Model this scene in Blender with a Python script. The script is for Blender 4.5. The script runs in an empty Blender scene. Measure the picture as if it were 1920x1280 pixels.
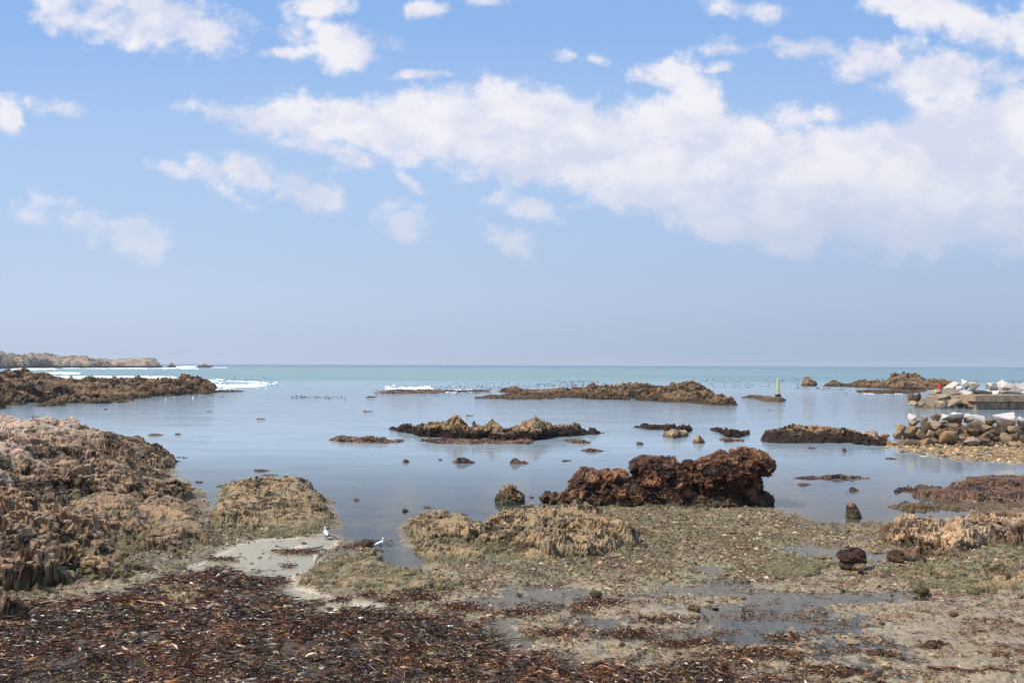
import bpy, bmesh, math, random
import numpy as np
from mathutils import Vector, Matrix
R = math.radians
random.seed(7)
rng = np.random.default_rng(11)
S = bpy.context.scene
COL = S.collection

# ------------------------------------------------------------------ camera, sun, sky
CAM_H, F = 5.5, 1507.0              # eye height in metres, focal length in photo pixels (1920 wide)
U0, V0, ROLL = 960.0, 683.5, R(0.2)
cam = bpy.data.cameras.new("camera"); cam_o = bpy.data.objects.new("camera", cam); COL.objects.link(cam_o)
cam_o.location = (0, 0, CAM_H)
cam_o.rotation_euler = (Matrix.Rotation(R(90), 3, 'X') @ Matrix.Rotation(ROLL, 3, 'Z')).to_euler()
cam.sensor_width = 36; cam.lens = 36 * F / 1920; cam.shift_y = (V0 - 640) / 1920
cam.clip_start = 0.1; cam.clip_end = 40000
S.camera = cam_o
S.view_settings.view_transform = 'Standard'; S.view_settings.look = 'None'
S.view_settings.exposure = 0.0; S.view_settings.gamma = 1.0; S.view_settings.use_curve_mapping = False
S.render.resolution_x, S.render.resolution_y = 1024, 682
S.cycles.max_bounces = 6; S.cycles.diffuse_bounces = 3; S.cycles.glossy_bounces = 3
S.cycles.transmission_bounces = 4; S.cycles.transparent_max_bounces = 8; S.cycles.volume_bounces = 0
S.cycles.caustics_reflective = False; S.cycles.caustics_refractive = False
S.cycles.use_denoising = True

SUN_EL = R(53); SUN_DIR = Vector((-0.96, -0.18, 0)).normalized() * math.cos(SUN_EL) + Vector((0, 0, math.sin(SUN_EL)))
sl = bpy.data.lights.new("sun", 'SUN'); sl.energy = 5.0; sl.angle = R(0.53); sl.color = (1, 0.95, 0.87)
so = bpy.data.objects.new("sun", sl); COL.objects.link(so); so.rotation_euler = SUN_DIR.to_track_quat('Z', 'Y').to_euler()


class NT:
    """short-hand for building node trees"""
    def __init__(s, tree): s.t = tree; s.n = tree.nodes; s.l = tree.links
    def node(s, kind, **kw):
        n = s.n.new(kind)
        for k, v in kw.items(): setattr(n, k, v)
        return n
    def put(s, sock, v):
        if isinstance(v, bpy.types.NodeSocket): s.l.new(v, sock)
        elif v is not None: sock.default_value = v
    def math(s, op, a, b=None, c=None, clamp=False):
        n = s.node('ShaderNodeMath', operation=op, use_clamp=clamp)
        s.put(n.inputs[0], a); s.put(n.inputs[1], b); s.put(n.inputs[2], c)
        return n.outputs[0]
    def ramp(s, v, a, b, lo=0.0, hi=1.0, smooth=True):
        n = s.node('ShaderNodeMapRange', interpolation_type='SMOOTHSTEP' if smooth else 'LINEAR')
        s.put(n.inputs[0], v); s.put(n.inputs[1], a); s.put(n.inputs[2], b); s.put(n.inputs[3], lo); s.put(n.inputs[4], hi)
        return n.outputs[0]
    def mix(s, f, a, b):
        n = s.node('ShaderNodeMix', data_type='RGBA')
        s.put(n.inputs[0], f)
        s.put(n.inputs[6], a if isinstance(a, bpy.types.NodeSocket) else (*a[:3], 1))
        s.put(n.inputs[7], b if isinstance(b, bpy.types.NodeSocket) else (*b[:3], 1))
        return n.outputs[2]
    def mul(s, a, b):
        n = s.node('ShaderNodeMix', data_type='RGBA', blend_type='MULTIPLY')
        n.inputs[0].default_value = 1; s.put(n.inputs[6], a)
        s.put(n.inputs[7], b if isinstance(b, bpy.types.NodeSocket) else (*b[:3], 1))
        return n.outputs[2]
    def noise(s, vec, scale, detail=4, rough=0.55, dist=0.0):
        n = s.node('ShaderNodeTexNoise'); s.put(n.inputs['Vector'], vec)
        n.inputs['Scale'].default_value = scale; n.inputs['Detail'].default_value = detail
        n.inputs['Roughness'].default_value = rough; n.inputs['Distortion'].default_value = dist
        return n.outputs['Fac']
    def scaled(s, vec, sc, loc=(0, 0, 0), rot=(0, 0, 0)):
        n = s.node('ShaderNodeMapping'); s.put(n.inputs[0], vec)
        n.inputs['Scale'].default_value = sc; n.inputs['Location'].default_value = loc; n.inputs['Rotation'].default_value = rot
        return n.outputs[0]
    def xyz(s, vec):
        n = s.node('ShaderNodeSeparateXYZ'); s.put(n.inputs[0], vec); return n.outputs
    def comb(s, x, y, z=0.0):
        n = s.node('ShaderNodeCombineXYZ'); s.put(n.inputs[0], x); s.put(n.inputs[1], y); s.put(n.inputs[2], z); return n.outputs[0]
    def attr(s, name):
        n = s.node('ShaderNodeAttribute'); n.attribute_name = name; return n
    def pos(s): return s.node('ShaderNodeNewGeometry').outputs['Position']


def srgb(r, g, b):
    f = lambda c: (c / 255 / 12.92) if c / 255 <= 0.04045 else ((c / 255 + 0.055) / 1.055) ** 2.4
    return (f(r), f(g), f(b))


def build_world():
    w = bpy.data.worlds.new("World"); S.world = w; w.use_nodes = True
    t = NT(w.node_tree); t.n.clear()
    out = t.node('ShaderNodeOutputWorld'); bg = t.node('ShaderNodeBackground'); t.l.new(bg.outputs[0], out.inputs[0])
    bg.inputs[1].default_value = 0.1
    sky = t.node('ShaderNodeTexSky', sky_type='NISHITA'); sky.sun_disc = False
    sky.sun_elevation = SUN_EL; sky.sun_rotation = math.atan2(SUN_DIR.x, SUN_DIR.y)
    sky.air_density = 1.0; sky.dust_density = 2.0; sky.ozone_density = 1.5; sky.altitude = 0
    d = t.node('ShaderNodeTexCoord').outputs['Generated']
    x, y, z = t.xyz(d)
    yy = t.math('MAXIMUM', y, 0.12)
    a = t.math('DIVIDE', x, yy); b = t.math('DIVIDE', z, yy)     # gnomonic sky chart: a to the right, b up
    ab = t.comb(a, b)
    el = t.math('MAXIMUM', z, 0.0)
    # --- clear air: Nishita, paler toward the horizon
    base = t.mul(sky.outputs[0], SKY_TINT)
    hz = t.mix(t.ramp(a, -0.62, 0.65), SKY_HZ_L, SKY_HZ_R)
    hz = t.mul(hz, t.mix(t.ramp(b, 0.0, 0.09), (0.90, 0.91, 0.92), (1, 1, 1)))
    mid = t.mix(t.ramp(b, 0.24, 0.46), SKY_MID, SKY_TOP)
    mid = t.mix(0.12, mid, base)
    clear = t.mix(t.ramp(b, 0.02, 0.26), hz, mid)
    # --- clouds, charted as soft ellipses broken up by noise
    n1 = t.noise(t.scaled(ab, (1, 1.35, 1)), 7.0, 9, 0.62, 0.25)
    wrp = t.node('ShaderNodeTexNoise'); t.put(wrp.inputs['Vector'], ab); wrp.inputs['Scale'].default_value = 6; wrp.inputs['Detail'].default_value = 5
    vm = t.node('ShaderNodeVectorMath', operation='MULTIPLY_ADD')
    t.l.new(wrp.outputs['Color'], vm.inputs[0]); vm.inputs[1].default_value = (0.065, 0.05, 0); t.l.new(ab, vm.inputs[2])
    sub = t.node('ShaderNodeVectorMath', operation='SUBTRACT'); t.l.new(vm.outputs[0], sub.inputs[0]); sub.inputs[1].default_value = (0.0325, 0.025, 0)
    abw = sub.outputs[0]
    best = None
    n5 = t.noise(t.scaled(ab, (1, 1.25, 1), (2, 2, 0)), 26.0, 6, 0.62, 0.3)
    for (px, py, rx, ry, rot, wgt) in CLOUDS:
        m = t.node('ShaderNodeMapping', vector_type='TEXTURE'); t.l.new(abw, m.inputs[0])
        m.inputs['Location'].default_value = ((px - U0) / F, (V0 - py) / F, 0)
        sm_ = rx < 70; gq = 1.4 if sm_ else 1.0
        m.inputs['Rotation'].default_value = (0, 0, R(rot)); m.inputs['Scale'].default_value = (rx * gq / F, ry * gq / F, 1)
        ln = t.node('ShaderNodeVectorMath', operation='LENGTH'); t.l.new(m.outputs[0], ln.inputs[0])
        v = t.math('MULTIPLY_ADD', ln.outputs['Value'], -wgt, wgt * (1.08 if sm_ else 1))
        best = v if best is None else t.math('SMOOTH_MAX', best, v, 0.08)
    best = t.math('MINIMUM', best, 0.95)
    # a long band with its own top and bottom edge
    def curve(pts, inp):
        n = t.node('ShaderNodeFloatCurve'); t.put(n.inputs['Value'], inp)
        c = n.mapping.curves[0]
        n.mapping.use_clip = False
        P = [((p[0] - 300) / 1700, 1 - p[1] / 600) for p in pts]
        c.points[0].location = P[0]; c.points[1].location = P[-1]
        for q in P[1:-1]: c.points.new(*q)
        n.mapping.update()
        return n.outputs[0]
    inp = t.math('MULTIPLY_ADD', t.math('MULTIPLY_ADD', t.xyz(abw)[0], F, U0), 1 / 1700, -300 / 1700)
    h = t.math('SUBTRACT', 1.0, t.math('MULTIPLY', t.math('MULTIPLY_ADD', t.xyz(abw)[1], -F, V0), 1 / 600))
    top = curve(BAND_TOP, inp); bot = curve(BAND_BOT, inp)
    band = t.math('MINIMUM', t.math('SUBTRACT', top, h), t.math('SUBTRACT', h, bot))
    band = t.math('MINIMUM', t.math('MULTIPLY', band, 13.0), 1.6)
    best = t.math('SMOOTH_MAX', best, band, 0.1)
    dens = t.math('ADD', best, t.math('ADD', t.math('MULTIPLY', t.math('SUBTRACT', n1, 0.5), 3.1), t.math('MULTIPLY', t.math('SUBTRACT', n5, 0.5), 2.0)))
    mask = t.math('MULTIPLY', t.ramp(dens, -0.15, 0.8), 0.95)
    mask = t.math('MULTIPLY', mask, t.ramp(y, 0.1, 0.3))
    soft = t.ramp(b, 0.08, 0.26, 0.6, 0.97)
    mask = t.math('MULTIPLY', mask, soft)
    # general broken cloud elsewhere in the sky
    ng = t.noise(d, 2.2, 7, 0.6)
    gen = t.math('MULTIPLY', t.ramp(ng, 0.5, 0.68), t.ramp(y, 0.35, 0.1))
    gen = t.math('MULTIPLY', gen, t.ramp(z, 0.05, 0.3))
    mask = t.math('MAXIMUM', mask, gen)
    n2 = t.noise(t.scaled(ab, (1, 2.0, 1), (3, 1, 0)), 5.0, 6, 0.55)
    n3 = t.math('MULTIPLY', t.math('SUBTRACT', n1, n2), 1.0)
    cc = t.mix(t.ramp(t.math('ADD', n3, t.math('MULTIPLY', t.math('SUBTRACT', n5, 0.5), 0.5)), -0.2, 0.2), CLOUD_DK, CLOUD_LT)
    cc = t.mix(t.ramp(b, 0.30, 0.10, 0, 0.55), cc, hz)
    t.l.new(t.mix(mask, clear, cc), bg.inputs[0])


k10 = lambda c: tuple(v * 10 for v in c)         # the background runs at strength 0.1
SKY_TINT = (1.0, 1.0, 1.0)
SKY_TOP = k10(srgb(146, 188, 244)); SKY_MID = k10(srgb(178, 208, 248))
SKY_HZ_L = k10(srgb(196, 211, 235)); SKY_HZ_R = k10(srgb(174, 190, 216))
CLOUD_LT = k10(srgb(248, 245, 249)); CLOUD_DK = k10(srgb(216, 221, 240))
# px, py, half-width, half-height (photo pixels), tilt, weight
CLOUDS = [(250, 20, 200, 75, -8, 1.5), (380, 60, 95, 42, -12, 1.3), (120, 20, 70, 40, 0, 1.1), (652, 77, 55, 34, -5, 1.2), (612, 12, 52, 20, 0, 1.0),
          (790, 12, 32, 14, 0, .9), (910, 4, 30, 10, 0, .9), (525, 102, 48, 8, 4, .8), (104, 202, 42, 13, -5, .9), (8, 222, 18, 22, 0, .9),
          (560, 60, 26, 22, 20, .7), (590, 45, 20, 12, 20, .7),
          (330, 330, 38, 12, -15, .9), (400, 332, 34, 22, -10, .9), (468, 335, 48, 30, -8, 1.0), (565, 362, 58, 24, -22, 1.1), (610, 385, 22, 14, -20, .7),
          (70, 405, 42, 20, -10, .75), (150, 412, 62, 30, -14, .85), (240, 440, 50, 30, -25, .7),
          (757, 430, 52, 34, -6, 1.1), (765, 349, 28, 8, -25, .8), (990, 392, 52, 22, -12, .8), (1080, 390, 32, 10, 0, .6), (950, 455, 34, 16, -15, .5),
          (1265, 130, 82, 24, 2, 1.2), (1310, 160, 30, 40, 10, 1.0), (1345, 120, 28, 10, 15, .8), (1412, 16, 78, 24, -12, 1.1), (1050, 96, 20, 10, 0, .7), (1112, 104, 26, 9, -8, .7),
          (1740, 10, 118, 50, -8, 1.4), (1830, 55, 110, 48, -35, 1.2), (1900, 60, 60, 40, 0, .9),
          (1500, 92, 150, 26, -8, 1.2), (1620, 115, 150, 46, -8, 1.3), (1780, 150, 160, 60, 0, 1.4), (1400, 80, 48, 12, 0, .8),
          (1500, 215, 95, 36, -4, 1.0), (1880, 250, 160, 90, 0, 1.4), (600, 290, 60, 20, -30, .6), (650, 300, 30, 20, -40, .6), (790, 145, 40, 8, -5, .8)]
BAND_TOP = [(300, 260), (350, 190), (420, 180), (520, 178), (640, 176), (760, 165), (900, 150), (1000, 150), (1100, 172), (1200, 180), (1310, 175), (1400, 200), (1500, 210), (1600, 225), (1700, 200), (1800, 165), (2000, 130)]
BAND_BOT = [(300, 200), (350, 200), (420, 238), (520, 290), (640, 285), (760, 310), (900, 345), (1000, 360), (1100, 390), (1200, 430), (1310, 455), (1400, 470), (1500, 480), (1600, 485), (1700, 490), (1800, 495), (2000, 500)]
build_world()


# ------------------------------------------------------------------ photo pixel -> place
def unroll(px, py):
    du, dv = px - U0, py - V0
    c, s = math.cos(ROLL), math.sin(ROLL)
    return du * c + dv * s, dv * c - du * s


def at(px, py, z=0.0):
    du, dv = unroll(px, py)
    d = (CAM_H - z) * F / dv
    return du * d / F, d


def dist_at(px, py): return at(px, py)[1]


def z_at(px, py, d):
    du, dv = unroll(px, py); return CAM_H - dv * d / F


def uv_of(px, py):
    du, dv = unroll(px, py); return U0 + du, V0 + dv


# ------------------------------------------------------------------ noise in numpy
def _h(ix, iy, iz, seed):
    h = (ix.astype(np.int64) * 374761393 + iy.astype(np.int64) * 668265263 + iz * 2147483647 + seed * 974634777) & 0xFFFFFFFF
    h = ((h ^ (h >> 13)) * 1274126177) & 0xFFFFFFFF
    h = ((h ^ (h >> 16)) * 2246822519) & 0xFFFFFFFF
    return h ^ (h >> 15)


def _r(h, k):
    h = ((h + k * 2654435769) * 2246822519) & 0xFFFFFFFF
    h = ((h ^ (h >> 14)) * 3266489917) & 0xFFFFFFFF
    return ((h ^ (h >> 16)) & 0xFFFF) / 65535.0


def vnoise(x, y, z=None, seed=0):
    x = np.asarray(x, float); y = np.asarray(y, float)
    fx, fy = np.floor(x), np.floor(y); tx, ty = x - fx, y - fy
    tx = tx * tx * (3 - 2 * tx); ty = ty * ty * (3 - 2 * ty)
    def layer(iz):
        g = lambda i, j: _r(_h(fx + i, fy + j, iz, seed), 1)
        a = g(0, 0) * (1 - tx) + g(1, 0) * tx; b = g(0, 1) * (1 - tx) + g(1, 1) * tx
        return a * (1 - ty) + b * ty
    if z is None: return layer(0) * 2 - 1
    fz = np.floor(z); tz = z - fz; tz = tz * tz * (3 - 2 * tz)
    iz = fz.astype(np.int64)
    return (layer(iz) * (1 - tz) + layer(iz + 1) * tz) * 2 - 1


def fbm(x, y, z=None, oct=4, seed=0, gain=0.5):
    s = 0; a = 1; n = 0
    for i in range(oct):
        s = s + a * vnoise(x * 2 ** i + 17.3 * i, y * 2 ** i - 9.1 * i, None if z is None else z * 2 ** i + 5.7 * i, seed + i); n += a; a *= gain
    return s / n


def facet2(x, y, seed=0, tilt=1.0, bias=(0, 0), steep=2.8):
    """a pile of tilted angular blocks, one per cell, joined by steep but continuous sides"""
    fx, fy = np.floor(x), np.floor(y)
    val = np.full(x.shape, -9e9); rid = np.zeros(x.shape)
    for i in (-1, 0, 1):
        for j in (-1, 0, 1):
            h = _h(fx + i, fy + j, 0, seed)
            dx = x - (fx + i + .15 + .7 * _r(h, 1)); dy = y - (fy + j + .15 + .7 * _r(h, 2))
            a = _r(h, 6) * 3.14; c, s_ = np.cos(a), np.sin(a)
            m_ = np.maximum(np.abs(dx * c + dy * s_), np.abs(dy * c - dx * s_)) * 0.75 + 0.25 * (np.abs(dx) + np.abs(dy))
            r = _r(h, 3)
            v = (r * 1.3 - 0.75) + tilt * ((_r(h, 4) * 2 - 1 + bias[0]) * dx + (_r(h, 5) * 2 - 1 + bias[1]) * dy) - steep * np.maximum(m_ - 0.30, 0)
            k = v > val
            val = np.where(k, v, val); rid = np.where(k, r, rid)
    return np.maximum(val, -1.3), rid


def facet3(x, y, z, seed=0, tilt=1.0):
    fx, fy, fz = np.floor(x), np.floor(y), np.floor(z).astype(np.int64)
    best = np.full(x.shape, 9e9); val = np.zeros(x.shape); rid = np.zeros(x.shape)
    for i in (-1, 0, 1):
        for j in (-1, 0, 1):
            for k in (-1, 0, 1):
                h = _h(fx + i, fy + j, fz + k, seed)
                dx = x - (fx + i + _r(h, 1)); dy = y - (fy + j + _r(h, 2)); dz = z - (fz + k + _r(h, 6))
                d = dx * dx + dy * dy + dz * dz; m = d < best
                r = _r(h, 3)
                v = (r * 2 - 1) + tilt * ((_r(h, 4) * 2 - 1) * dx + (_r(h, 5) * 2 - 1) * dy + (_r(h, 7) * 2 - 1) * dz)
                best = np.where(m, d, best); val = np.where(m, v, val); rid = np.where(m, r, rid)
    return val, rid


def sstep(a, b, x):
    t = np.clip((x - a) / (b - a), 0, 1); return t * t * (3 - 2 * t)


# ------------------------------------------------------------------ object helpers
def make_mesh(name, V, Fc, smooth=False, attrs=None):
    me = bpy.data.meshes.new(name)
    V = np.asarray(V, np.float32); Fc = np.asarray(Fc, np.int32); k = Fc.shape[1]
    me.vertices.add(len(V)); me.vertices.foreach_set('co', V.ravel())
    me.loops.add(Fc.size); me.loops.foreach_set('vertex_index', Fc.ravel())
    me.polygons.add(len(Fc)); me.polygons.foreach_set('loop_start', np.arange(0, Fc.size, k, dtype=np.int32))
    me.update(calc_edges=True)
    me.polygons.foreach_set('use_smooth', np.full(len(Fc), smooth, dtype=bool))
    for an, av in (attrs or {}).items():
        av = np.asarray(av, np.float32)
        if av.ndim == 1:
            a = me.attributes.new(an, 'FLOAT', 'POINT'); a.data.foreach_set('value', av)
        else:
            a = me.attributes.new(an, 'FLOAT_COLOR', 'POINT')
            a.data.foreach_set('color', np.concatenate([av, np.ones((len(av), 1), np.float32)], 1).ravel())
    return me


def add(name, V, Fc, mat, parent=None, smooth=False, attrs=None, origin=None, **tags):
    V = np.asarray(V, float)
    if origin is None: origin = (0, 0, 0) if parent else (float(V[:, 0].mean()), float(V[:, 1].mean()), 0.0)
    if parent is not None: origin = tuple(parent.location)
    me = make_mesh(name, V - np.array(origin), Fc, smooth, attrs)
    me.materials.append(mat)
    o = bpy.data.objects.new(name, me); COL.objects.link(o)
    if parent is not None: o.parent = parent
    else: o.location = origin
    return tag(o, **tags)


def tag(o, label=None, cat=None, group=None, kind=None):
    if label: o['label'] = label
    if cat: o['category'] = cat
    if group: o['group'] = group
    if kind: o['kind'] = kind
    return o


def grid_faces(nr, nc, keep=None):
    i = np.arange(nr * nc).reshape(nr, nc)
    q = np.stack([i[:-1, :-1], i[:-1, 1:], i[1:, 1:], i[1:, :-1]], -1).reshape(-1, 4)
    if keep is not None:
        kq = (keep[:-1, :-1] | keep[:-1, 1:] | keep[1:, 1:] | keep[1:, :-1]).reshape(-1)
        q = q[kq]
    return q


def compact(V, q, attrs):
    used = np.zeros(len(V), bool); used[q.ravel()] = True
    idx = np.cumsum(used) - 1
    return V[used], idx[q], {k: a[used] for k, a in attrs.items()}


# ------------------------------------------------------------------ materials
def principled(name):
    m = bpy.data.materials.new(name); m.use_nodes = True
    t = NT(m.node_tree); b = t.n['Principled BSDF']; return m, t, b


def bump(t, b, h, strength, dist):
    n = t.node('ShaderNodeBump'); n.inputs['Strength'].default_value = strength; n.inputs['Distance'].default_value = dist
    t.put(n.inputs['Height'], h); t.l.new(n.outputs[0], b.inputs['Normal'])


def rock_mat(name, dark, mid, light, scale=1.0, low=None, low_z=0.3, low_soft=0.25, high=None, high_z=1.5, green=None, green_amt=0.5, rough=0.85, patch=1.0):
    """rock with mineral patches, per-block tint, a tidal weed belt (low) and paler tops (high)"""
    m, t, b = principled(name); p = t.pos(); z = t.xyz(p)[2]
    n1 = t.noise(p, 1.3 / scale, 6, 0.6, 0.4); n2 = t.noise(p, 9 / scale, 5, 0.65)
    ti = t.attr('tint').outputs['Fac']
    v = t.math('ADD', t.math('MULTIPLY', n1, patch), t.math('MULTIPLY', t.math('SUBTRACT', n2, 0.5), 0.7))
    n0 = t.noise(t.scaled(p, (1, 1, 1), (4, 8, 1)), 0.38 / scale, 4, 0.6, 0.6)
    v = t.math('ADD', v, t.math('MULTIPLY', t.math('SUBTRACT', ti, 0.5), 0.75))
    v = t.math('ADD', v, t.math('MULTIPLY', t.math('SUBTRACT', n0, 0.52), 1.1))
    c = t.mix(t.ramp(v, 0.3, 0.52), dark, mid); c = t.mix(t.ramp(v, 0.5, 0.75), c, light)
    n9 = t.noise(t.scaled(p, (1, 1, 1), (1, 2, 9)), 0.9 / scale, 3, 0.6)
    c = t.mul(c, t.mix(t.ramp(n9, 0.35, 0.65), (0.88, 0.88, 0.86), (1.17, 0.99, 0.83)))
    if high:
        f = t.math('ADD', z, t.math('MULTIPLY', t.math('SUBTRACT', n1, 0.5), 2.2))
        f = t.math('ADD', f, t.math('MULTIPLY', t.math('SUBTRACT', ti, 0.5), 0.8))
        c = t.mix(t.math('MULTIPLY', t.ramp(f, high_z - 0.4, high_z + 0.5), 0.85), c, high)
    if green:
        g = t.noise(t.scaled(p, (1, 1, 1), (5, 5, 5)), 0.9 / scale, 5, 0.6)
        c = t.mix(t.math('MULTIPLY', t.ramp(g, 0.52, 0.66), green_amt), c, green)
    if low:
        f = t.math('ADD', z, t.math('MULTIPLY', t.math('SUBTRACT', n1, 0.5), 1.6 * low_z))
        f = t.math('ADD', f, t.math('MULTIPLY', t.math('SUBTRACT', n2, 0.5), 0.9 * low_z))
        lc = t.mul(t.mix(t.ramp(n2, 0.35, 0.62), low, tuple(k * .42 for k in low)), t.mix(t.ramp(ti, .2, .8), (.7, .7, .7), (1.35, 1.3, 1.2)))
        c = t.mix(t.ramp(f, low_z + low_soft, low_z - low_soft * 0.4), c, lc)
    gr = t.noise(p, 40 / scale, 3, 0.6)
    c = t.mul(c, t.mix(t.ramp(gr, 0.3, 0.7), (0.72, 0.72, 0.72), (1.2, 1.2, 1.2)))
    t.l.new(c, b.inputs['Base Color']); b.inputs['Roughness'].default_value = rough
    b.inputs['Specular IOR Level'].default_value = 0.35
    bump(t, b, gr, 0.6, 0.03 * scale)
    return m


def col_mat(name, rough=0.3, spec=0.5, translucent=False):
    m, t, b = principled(name); a = t.attr('col').outputs['Color']
    n = t.noise(t.pos(), 30, 3)
    c = t.mul(a, t.mix(n, (0.7, 0.7, 0.7), (1.3, 1.3, 1.3)))
    t.l.new(c, b.inputs['Base Color']); b.inputs['Roughness'].default_value = rough; b.inputs['Specular IOR Level'].default_value = spec
    return m


WEED = (0.040, 0.018, 0.010)
M = {}
M['left_rock'] = rock_mat('brown_shale', (0.032, 0.020, 0.013), (0.125, 0.079, 0.046), (0.36, 0.25, 0.155), 1.0, high=(0.66, 0.46, 0.33), high_z=2.15, low=(0.16, 0.125, 0.065), low_z=0.22, green=(0.12, 0.12, 0.04), green_amt=0.35)
M['turf_rock'] = rock_mat('turf_covered_rock', (0.035, 0.023, 0.013), (0.13, 0.09, 0.048), (0.37, 0.28, 0.17), 0.7, low=(0.17, 0.145, 0.07), low_z=0.14, low_soft=0.15, green=(0.13, 0.13, 0.045), green_amt=0.4)
M['island_rock'] = rock_mat('weedy_island_rock', (0.05, 0.028, 0.013), (0.19, 0.115, 0.056), (0.42, 0.29, 0.165), 1.4, low=WEED, low_z=0.62, low_soft=0.3)
M['weed_rock'] = rock_mat('weed_covered_rock', (0.020, 0.009, 0.006), (0.055, 0.026, 0.014), (0.17, 0.095, 0.05), 0.6, rough=0.55)
M['red_rock'] = rock_mat('dark_red_rock', (0.022, 0.009, 0.006), (0.085, 0.036, 0.018), (0.27, 0.135, 0.062), 0.6, low=(0.11, 0.075, 0.035), low_z=0.22, low_soft=0.25, rough=0.6)
M['reef_rock'] = rock_mat('reef_rock', (0.03, 0.018, 0.010), (0.10, 0.06, 0.03), (0.26, 0.165, 0.085), 4.0, low=(0.10, 0.062, 0.03), low_z=0.5, low_soft=0.5, green=(0.10, 0.085, 0.04), green_amt=0.4)
M['head_rock'] = rock_mat('headland_rock', (0.07, 0.052, 0.036), (0.22, 0.165, 0.11), (0.46, 0.36, 0.26), 22.0, low=(0.07, 0.055, 0.045), low_z=2.5, low_soft=2, green=(0.10, 0.11, 0.055), green_amt=0.6)
M['lit_rock'] = rock_mat('cleft_tan_rock', (0.06, 0.036, 0.023), (0.20, 0.13, 0.078), (0.48, 0.35, 0.225), 0.8, low=(0.15, 0.10, 0.055), low_z=0.18, low_soft=0.2)


# ------------------------------------------------------------------ the ground
LAND = [(-900, 800), (-100, 830), (330, 880), (388, 925), (398, 962), (410, 972), (402, 940), (412, 915), (540, 905), (618, 930), (640, 985), (612, 992), (605, 1004), (640, 1006), (668, 1016), (705, 1022), (728, 1036), (716, 1056), (760, 1068), (800, 1064), (772, 1030), (752, 990),
        (775, 968), (830, 966), (930, 988), (960, 968), (1000, 955), (1060, 945), (1120, 942), (1250, 942), (1380, 948), (1450, 952), (1500, 965), (1560, 975), (1640, 972), (1690, 985), (1720, 978), (1760, 985), (1850, 992), (1836, 968), (1780, 955), (1700, 960), (1672, 950), (1690, 942), (1760, 948), (1830, 944), (1790, 934), (1720, 932), (1684, 918), (1780, 912), (1840, 922), (1790, 902), (1800, 893), (1960, 886), (3200, 850), (6000, 830), (6000, 4000), (-3000, 4000), (-3000, 800)]
WRACK = [(-900, 1138), (-40, 1142), (60, 1140), (230, 1128), (330, 1092), (420, 1076), (505, 1090), (540, 1130), (600, 1150), (720, 1146), (800, 1158), (870, 1178), (960, 1215), (1100, 1245), (1250, 1262), (1450, 1275), (1700, 1320), (1800, 1900), (-900, 1900)]
SAND = [(340, 1072), (380, 1052), (450, 1018), (500, 1008), (570, 1003), (640, 1003), (640, 1020), (600, 1040), (590, 1065), (560, 1082), (570, 1100), (640, 1128), (720, 1132), (760, 1140), (640, 1160), (560, 1146), (520, 1128), (500, 1098), (430, 1085)]
TURF = [(560, 1098), (575, 1072), (600, 1060), (640, 1046), (700, 1038), (722, 1056), (780, 1072), (840, 1086), (880, 1104), (850, 1120), (760, 1122), (650, 1118)]
TURF2 = [(250, 1000), (400, 962), (450, 950), (640, 985), (600, 1001), (500, 1003), (440, 1014), (370, 1046), (330, 1066), (240, 1060)]
TURF3 = [(745, 985), (790, 970), (900, 985), (1000, 955), (1150, 960), (1300, 962), (1290, 1020), (1250, 1060), (1100, 1078), (960, 1072), (850, 1078), (780, 1066)]
TURF4 = [(1500, 990), (1560, 975), (1700, 985), (1960, 990), (2500, 980), (2500, 1140), (1920, 1130), (1800, 1110), (1700, 1120), (1600, 1090), (1640, 1040)]
GRAVEL = [(1080, 960), (1250, 945), (1450, 955), (1560, 985), (1600, 1030), (1560, 1075), (1480, 1085), (1350, 1100), (1200, 1110), (1000, 1100), (900, 1080), (1000, 1060), (1100, 1040)]


def poly_sd(poly, U, Vv, sy=2.2):
    P = np.array([uv_of(*p) for p in poly]); x0, y0 = P[:, 0], P[:, 1] * sy
    x1, y1 = np.roll(x0, -1), np.roll(y0, -1)
    X = U.ravel(); Y = Vv.ravel() * sy
    best = np.full(X.shape, 1e18); ins = np.zeros(X.shape, bool)
    for a, b, c, d in zip(x0, y0, x1, y1):
        ex, ey = c - a, d - b
        L = ex * ex + ey * ey + 1e-9
        t = np.clip(((X - a) * ex + (Y - b) * ey) / L, 0, 1)
        best = np.minimum(best, (X - a - t * ex) ** 2 + (Y - b - t * ey) ** 2)
        if b != d:
            c1 = ((b > Y) != (d > Y)) & (X < (c - a) * (Y - b) / (d - b) + a)
            ins ^= c1
    r = np.sqrt(best); return np.where(ins, r, -r).reshape(U.shape)


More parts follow.
